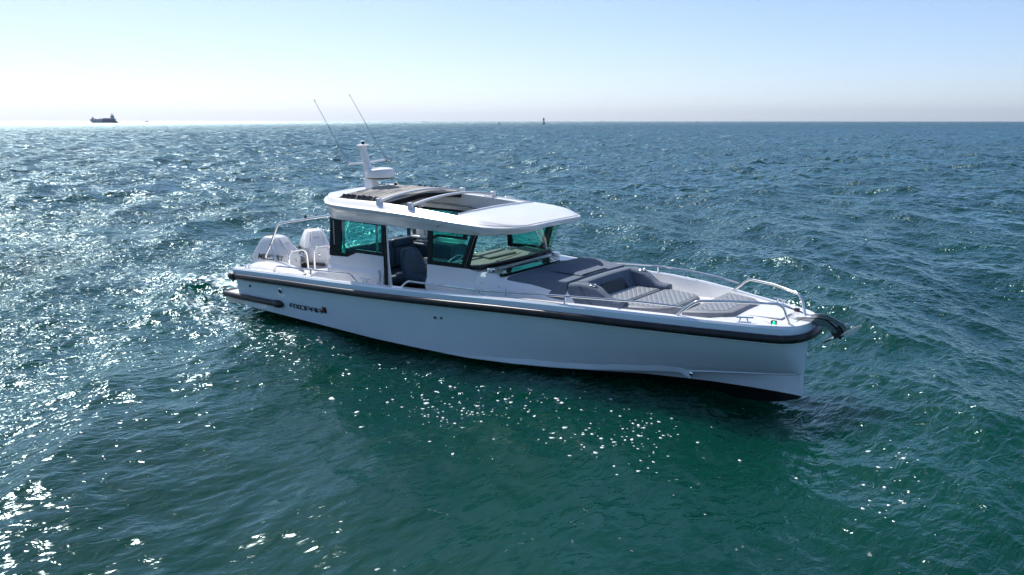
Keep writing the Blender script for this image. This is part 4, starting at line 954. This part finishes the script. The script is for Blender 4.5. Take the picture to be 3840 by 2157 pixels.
# floating foam flecks in the lee of the boat
def flecks():
    me = SEA.data; n = len(me.vertices); co = np.empty(n*3, np.float32); me.vertices.foreach_get('co', co); co = co.reshape(-1, 3)
    m = MB(); rg = np.random.default_rng(3)
    cl = [(1760, 1490, 190, 35, 90), (1640, 1560, 120, 60, 45), (2380, 1640, 90, 60, 90), (2150, 1640, 110, 40, 45), (1950, 1530, 160, 40, 40), (3350, 1800, 60, 60, 30), (3300, 1900, 90, 80, 12), (1450, 1500, 160, 60, 50), (1050, 1330, 120, 50, 40), (2500, 1800, 300, 100, 14)]
    sub = co[np.hypot(co[:, 0]-CX, co[:, 1]-CY) < 18]
    for px, py, sx, sy, k in cl:
        for _ in range(k):
            p = foot(px+rg.normal(0, sx), py+rg.normal(0, sy))
            d2 = (sub[:, 0]-p.x)**2+(sub[:, 1]-p.y)**2; i = int(np.argmin(d2)); 
            if d2[i] > .05: continue
            q = sub[i]; r0 = float(np.clip(rg.lognormal(-4.75, .55), .004, .04)); an = rg.uniform(0, 6.28); st = rg.uniform(1, 2.0); nn = 7
            vs = []
            for lev, sc_ in ((.0, 1.0), (.5, .8), (.8, .35)):
                for a in range(nn):
                    t = 2*math.pi*a/nn; rr = r0*sc_*(1+.25*math.sin(3*t+an)); xx = rr*st*math.cos(t); yy = rr*math.sin(t)
                    vs.append((q[0]+xx*math.cos(an)-yy*math.sin(an), q[1]+xx*math.sin(an)+yy*math.cos(an), q[2]-.002+lev*r0*.55))
            fs = []
            for L_ in (0, 1):
                for a in range(nn): b = (a+1) % nn; fs.append((L_*nn+a, L_*nn+b, (L_+1)*nn+b, (L_+1)*nn+a))
            fs.append(tuple(2*nn+a for a in range(nn))); m.add(vs, fs)
    o = m.build('sea_foam', mat('foam_white', (.8, .82, .80), .6), None, recalc=False)
    tag(o, 'white foam flecks floating on the dark water below the boat', 'foam', kind='stuff')
flecks()

# ================================================================ FAR THINGS
def place(px, py_base, dist):
    """a point on the sea in the direction of that part of the horizon"""
    az = YAW-math.atan((px-1920)/(FPX*math.cos(PITCH)+ (1078.5-453.5)*math.sin(PITCH))); return Vector((CX+dist*math.cos(az), CY+dist*math.sin(az), WL)), az
FARG = mottled(mat('barge_grey', (.2, .2, .21), .7), .3, (.62, .62, .60), (.72, .72, .68)); FARD = mat('barge_dark', (.24, .23, .29), .7); FARW = mat('ship_white', (.6, .62, .68), .6)
# barge
p, az = place(382, 461, 1480); rz = az-math.pi/2
bg_ = empty('barge', p, rz); tag(bg_, 'long grey cargo barge with a high hold, pushed by a tug on the horizon', 'barge')
# local +x points to the picture's right
def px2m(d, dist): return d*dist/FPX
U_ = px2m(1, 1480)
k = MB(); k.prism([(-30*U_, 0), (31*U_+5, 0), (31*U_+5, 13*U_), (-34*U_, 13*U_)], 'y', -6, 6); k.build('barge_hull', FARD, bg_, bevel=.4)
k = MB(); k.prism([(-33.5*U_, 1), (1*U_, .5), (1*U_, 12.5*U_), (-35.5*U_, 12.5*U_)], 'y', -6.3, 6.3); k.build('hull_bow', FARG, bg_, bevel=.3)
k = MB(); k.box((19*U_, 0, 14*U_), (36*U_, 9, 1.6)); k.build('deck_cargo', FARG, bg_)
k = MB(); k.box((-27*U_, 0, 15.5*U_), (6*U_, 6, 5*U_)); k.box((-26*U_, 0, 18.5*U_), (1.5*U_, 1, 3*U_)); k.build('deckhouse', FARD, bg_)
for x in (-20, -5, 10, 22):
    k = MB(); k.box((x*U_, -5, 14.2*U_), (1.0, .4, 1.6)); k.build('deck_post', FARD, bg_)
p, az = place(428, 461.5, 1460); tg = empty('tug', p, az-math.pi/2); tag(tg, 'dark tug with pale wheelhouse tower pushing the grey barge on the horizon', 'tug')
k = MB(); k.prism([(-13*U_, 0), (13*U_, 0), (13*U_, 1.5*U_), (5*U_, 8*U_), (2*U_, 12*U_), (-11*U_, 12*U_)], 'y', -4, 4); k.build('tug_hull', FARD, tg, bevel=.3)
k = MB(); k.prism([(-10*U_, 12*U_), (3*U_, 12*U_), (0*U_, 23*U_), (-10*U_, 23*U_)], 'y', -3, 3); k.build('wheelhouse', FARW, tg, bevel=.2)
k = MB(); k.box((-5*U_, 0, 23.5*U_), (11*U_, 6.4, .8)); k.box((5*U_, 0, 12.2*U_), (4*U_, 5, .9)); k.build('bridge_roof', FARD, tg)
k = MB(); k.tube([(-5*U_, 0, 23*U_), (-5.5*U_, 0, 33*U_)], .35, 6); k.tube([(-8*U_, 0, 28*U_), (-2*U_, 0, 28*U_)], .25, 6); k.tube([(-3*U_, 0, 24*U_), (-1*U_, 0, 29*U_)], .25, 6); k.build('radio_mast', FARD, tg)
# small craft left
p, az = place(550, 455, 2300); sm = empty('fishing_boat', p, az-math.pi/2); tag(sm, 'tiny grey fishing boat on the horizon right of the barge', 'boat'); U2 = px2m(.9, 2300)
k = MB(); k.prism([(-6*U2, 0), (6*U2, 0), (8*U2, 3*U2), (-7*U2, 2.2*U2)], 'y', -1.4, 1.4); k.build('boat_hull', FARD, sm)
k = MB(); k.prism([(-3*U2, 2*U2), (2*U2, 2*U2), (1*U2, 5*U2), (-3*U2, 5*U2)], 'y', -1, 1); k.build('cabin', FARG, sm)
# buoy
p, az = place(2039, 467, 900); by = empty('navigation_buoy', p, az-math.pi/2); tag(by, 'dark bell buoy with a tall lattice cage standing on the horizon', 'buoy'); U3 = px2m(1, 900)
BU = mottled(mat('buoy_paint', (.06, .045, .045), .6), 2, (.035, .03, .032), (.09, .06, .06))
k = MB(); k.lathe([(5.5*U3, -.3), (6*U3, .2), (6*U3, 3*U3), (4.2*U3, 5*U3), (0, 5*U3)], 16); k.build('float', BU, by)
k = MB()
for a in range(4):
    t = a*math.pi/2+.4; k.tube([(4*U3*math.cos(t), 4*U3*math.sin(t), 5*U3), (2.8*U3*math.cos(t), 2.8*U3*math.sin(t), 14*U3)], .10, 5)
    t2 = t+math.pi/2; k.tube([(4*U3*math.cos(t), 4*U3*math.sin(t), 5*U3), (2.8*U3*math.cos(t2), 2.8*U3*math.sin(t2), 14*U3)], .06, 5)
k.lathe([(2.9*U3, 9*U3), (2.9*U3, 10*U3)], 12); k.build('cage', BU, by)
k = MB(); k.lathe([(3*U3, 13.5*U3), (3*U3, 21.5*U3), (2*U3, 22*U3), (0, 22*U3)], 14); k.build('day_mark', BU, by)
# skiff
p, az = place(1872, 465, 1000); sk_ = empty('dinghy', p, az-math.pi/2); tag(sk_, 'small dark dinghy low in the water left of the buoy', 'boat'); U4 = px2m(1, 1000)
k = MB(); k.prism([(-5*U4, 0), (5*U4, 0), (5.5*U4, 1.8*U4), (-4.5*U4, 1.6*U4)], 'y', -.5, .5); k.build('boat_hull', FARD, sk_)
k = MB(); k.prism([(-2*U4, 1.5*U4), (3*U4, 1.5*U4), (1.5*U4, 3.8*U4), (0, 3.2*U4), (-1.2*U4, 6*U4), (-1.6*U4, 6*U4)], 'y', -.3, .3); k.build('cabin', FARD, sk_)
# sailboats
SAIL = mat('sail_cloth', (.8, .8, .82), .8); _n = SAIL.node_tree; _t = _n.nodes.new('ShaderNodeBsdfTranslucent'); _m = _n.nodes.new('ShaderNodeMixShader'); _m.inputs[0].default_value = .7; _t.inputs[0].default_value = (.95, .95, .97, 1); _n.links.new(_n.nodes['Principled BSDF'].outputs[0], _m.inputs[1]); _n.links.new(_t.outputs[0], _m.inputs[2]); _n.links.new(_m.outputs[0], _n.nodes['Material Output'].inputs[0])
def sailboat(px, hpx, dist, tilt, label, wjib=3.2, wmain=3.2):
    p, az = place(px, 455, dist); o = empty('sailboat', p, az-math.pi/2); tag(o, label, 'sailboat', 'sailboats on the horizon'); u = px2m(1, dist); H = hpx
    k = MB(); k.prism([(-5*u, 0), (4*u, 0), (5*u, 1.6*u), (-5*u, 1.3*u)], 'y', -1.2, 1.2); k.build('sailboat_hull', FARG, o)
    k = MB(); k.tube([(0, 0, 1.2*u), (tilt*u, 0, H*u)], .16*u, 6); k.build('sailboat_mast', FARW, o)
    k = MB(); k.add([(x, .12*math.sin(z), z) for x, z in [(.3*u, 3*u), (wmain*u, 3*u), (wmain*.75*u+tilt*.4*u, H*.5*u), (tilt*u+.2*u, H*.96*u)]], [(0, 1, 2, 3)]); k.build('mainsail', SAIL, o)
    k = MB(); k.add([(-.4*u, 0, 3*u), (-wjib*u, .2, 2.5*u), (tilt*u-.2*u, 0, H*.85*u)], [(0, 1, 2)]); k.build('jib', SAIL, o)
sailboat(1588, 37, 2500, -.2, 'largest sailboat on the horizon, tall pale sails above the cabin roof')
sailboat(2258, 17, 3000, .2, 'small pale sailboat, second from the left, just right of the buoy', 1.2, .8)
sailboat(2330, 19, 3000, -.3, 'small sailboat with a leaning grey mainsail, third from the left', .8, 2.8)
sailboat(2612, 14, 3000, .2, 'faintest sailboat, rightmost of the four, before the distant hills', .6, .9)
# distant hills
def hills():
    D = 56000; m = MB(); xs_ = np.linspace(2150, 3560, 90); fr = []; bk_ = []
    prof_ = [(2150, 0), (2350, 2), (2420, 14), (2450, 21), (2490, 20), (2540, 13), (2620, 12), (2700, 21), (2790, 22), (2900, 18), (2980, 17), (3040, 21), (3090, 26), (3130, 21), (3200, 19), (3280, 17), (3350, 8), (3450, 2), (3560, 0)]
    for i, x in enumerate(xs_):
        hgt = interp(x, [a[0] for a in prof_], [a[1] for a in prof_])*.9+.8*math.sin(i*1.7)*(1 if 2400 < x < 3400 else 0)
        d = D; p, az = place(x, 455, d); q, _ = place(x, 455, d+4000); u = d/FPX
        fr.append(p+Vector((0, 0, -290))); bk_.append((p+q)/2+Vector((0, 0, max(hgt, 0)*u-246+16)))
    b2_ = [Vector((v.x*1.06, v.y*1.06, -290)) for v in fr]
    m.loft([fr, bk_, b2_], False); o = m.build('hills', mottled(mat('hill_haze_pale', (.2, .2, .18), .9), .002, (.40, .42, .44), (.47, .48, .48)), None); tag(o, kind='structure')  # base colour paled towards the sky, distance haze put into the colour
hills()

# air between here and the hills
HZ = True
if HZ:
    m = MB(); S_ = 62000; m.box((0, 0, 0), (S_*2, S_*2, 1240)); o = m.build('haze', [], None, recalc=True); tag(o, kind='stuff'); o['label'] = 'pale sea haze in the air'
    hm = bpy.data.materials.new('haze_air'); hm.use_nodes = True; n = hm.node_tree.nodes; n.clear(); oo = n.new('ShaderNodeOutputMaterial'); pv = n.new('ShaderNodeVolumePrincipled')
    pv.inputs['Color'].default_value = (.9, .95, 1, 1); pv.inputs['Density'].default_value = .00003; pv.inputs['Anisotropy'].default_value = .55
    hm.node_tree.links.new(pv.outputs[0], oo.inputs['Volume']); o.data.materials.append(hm)
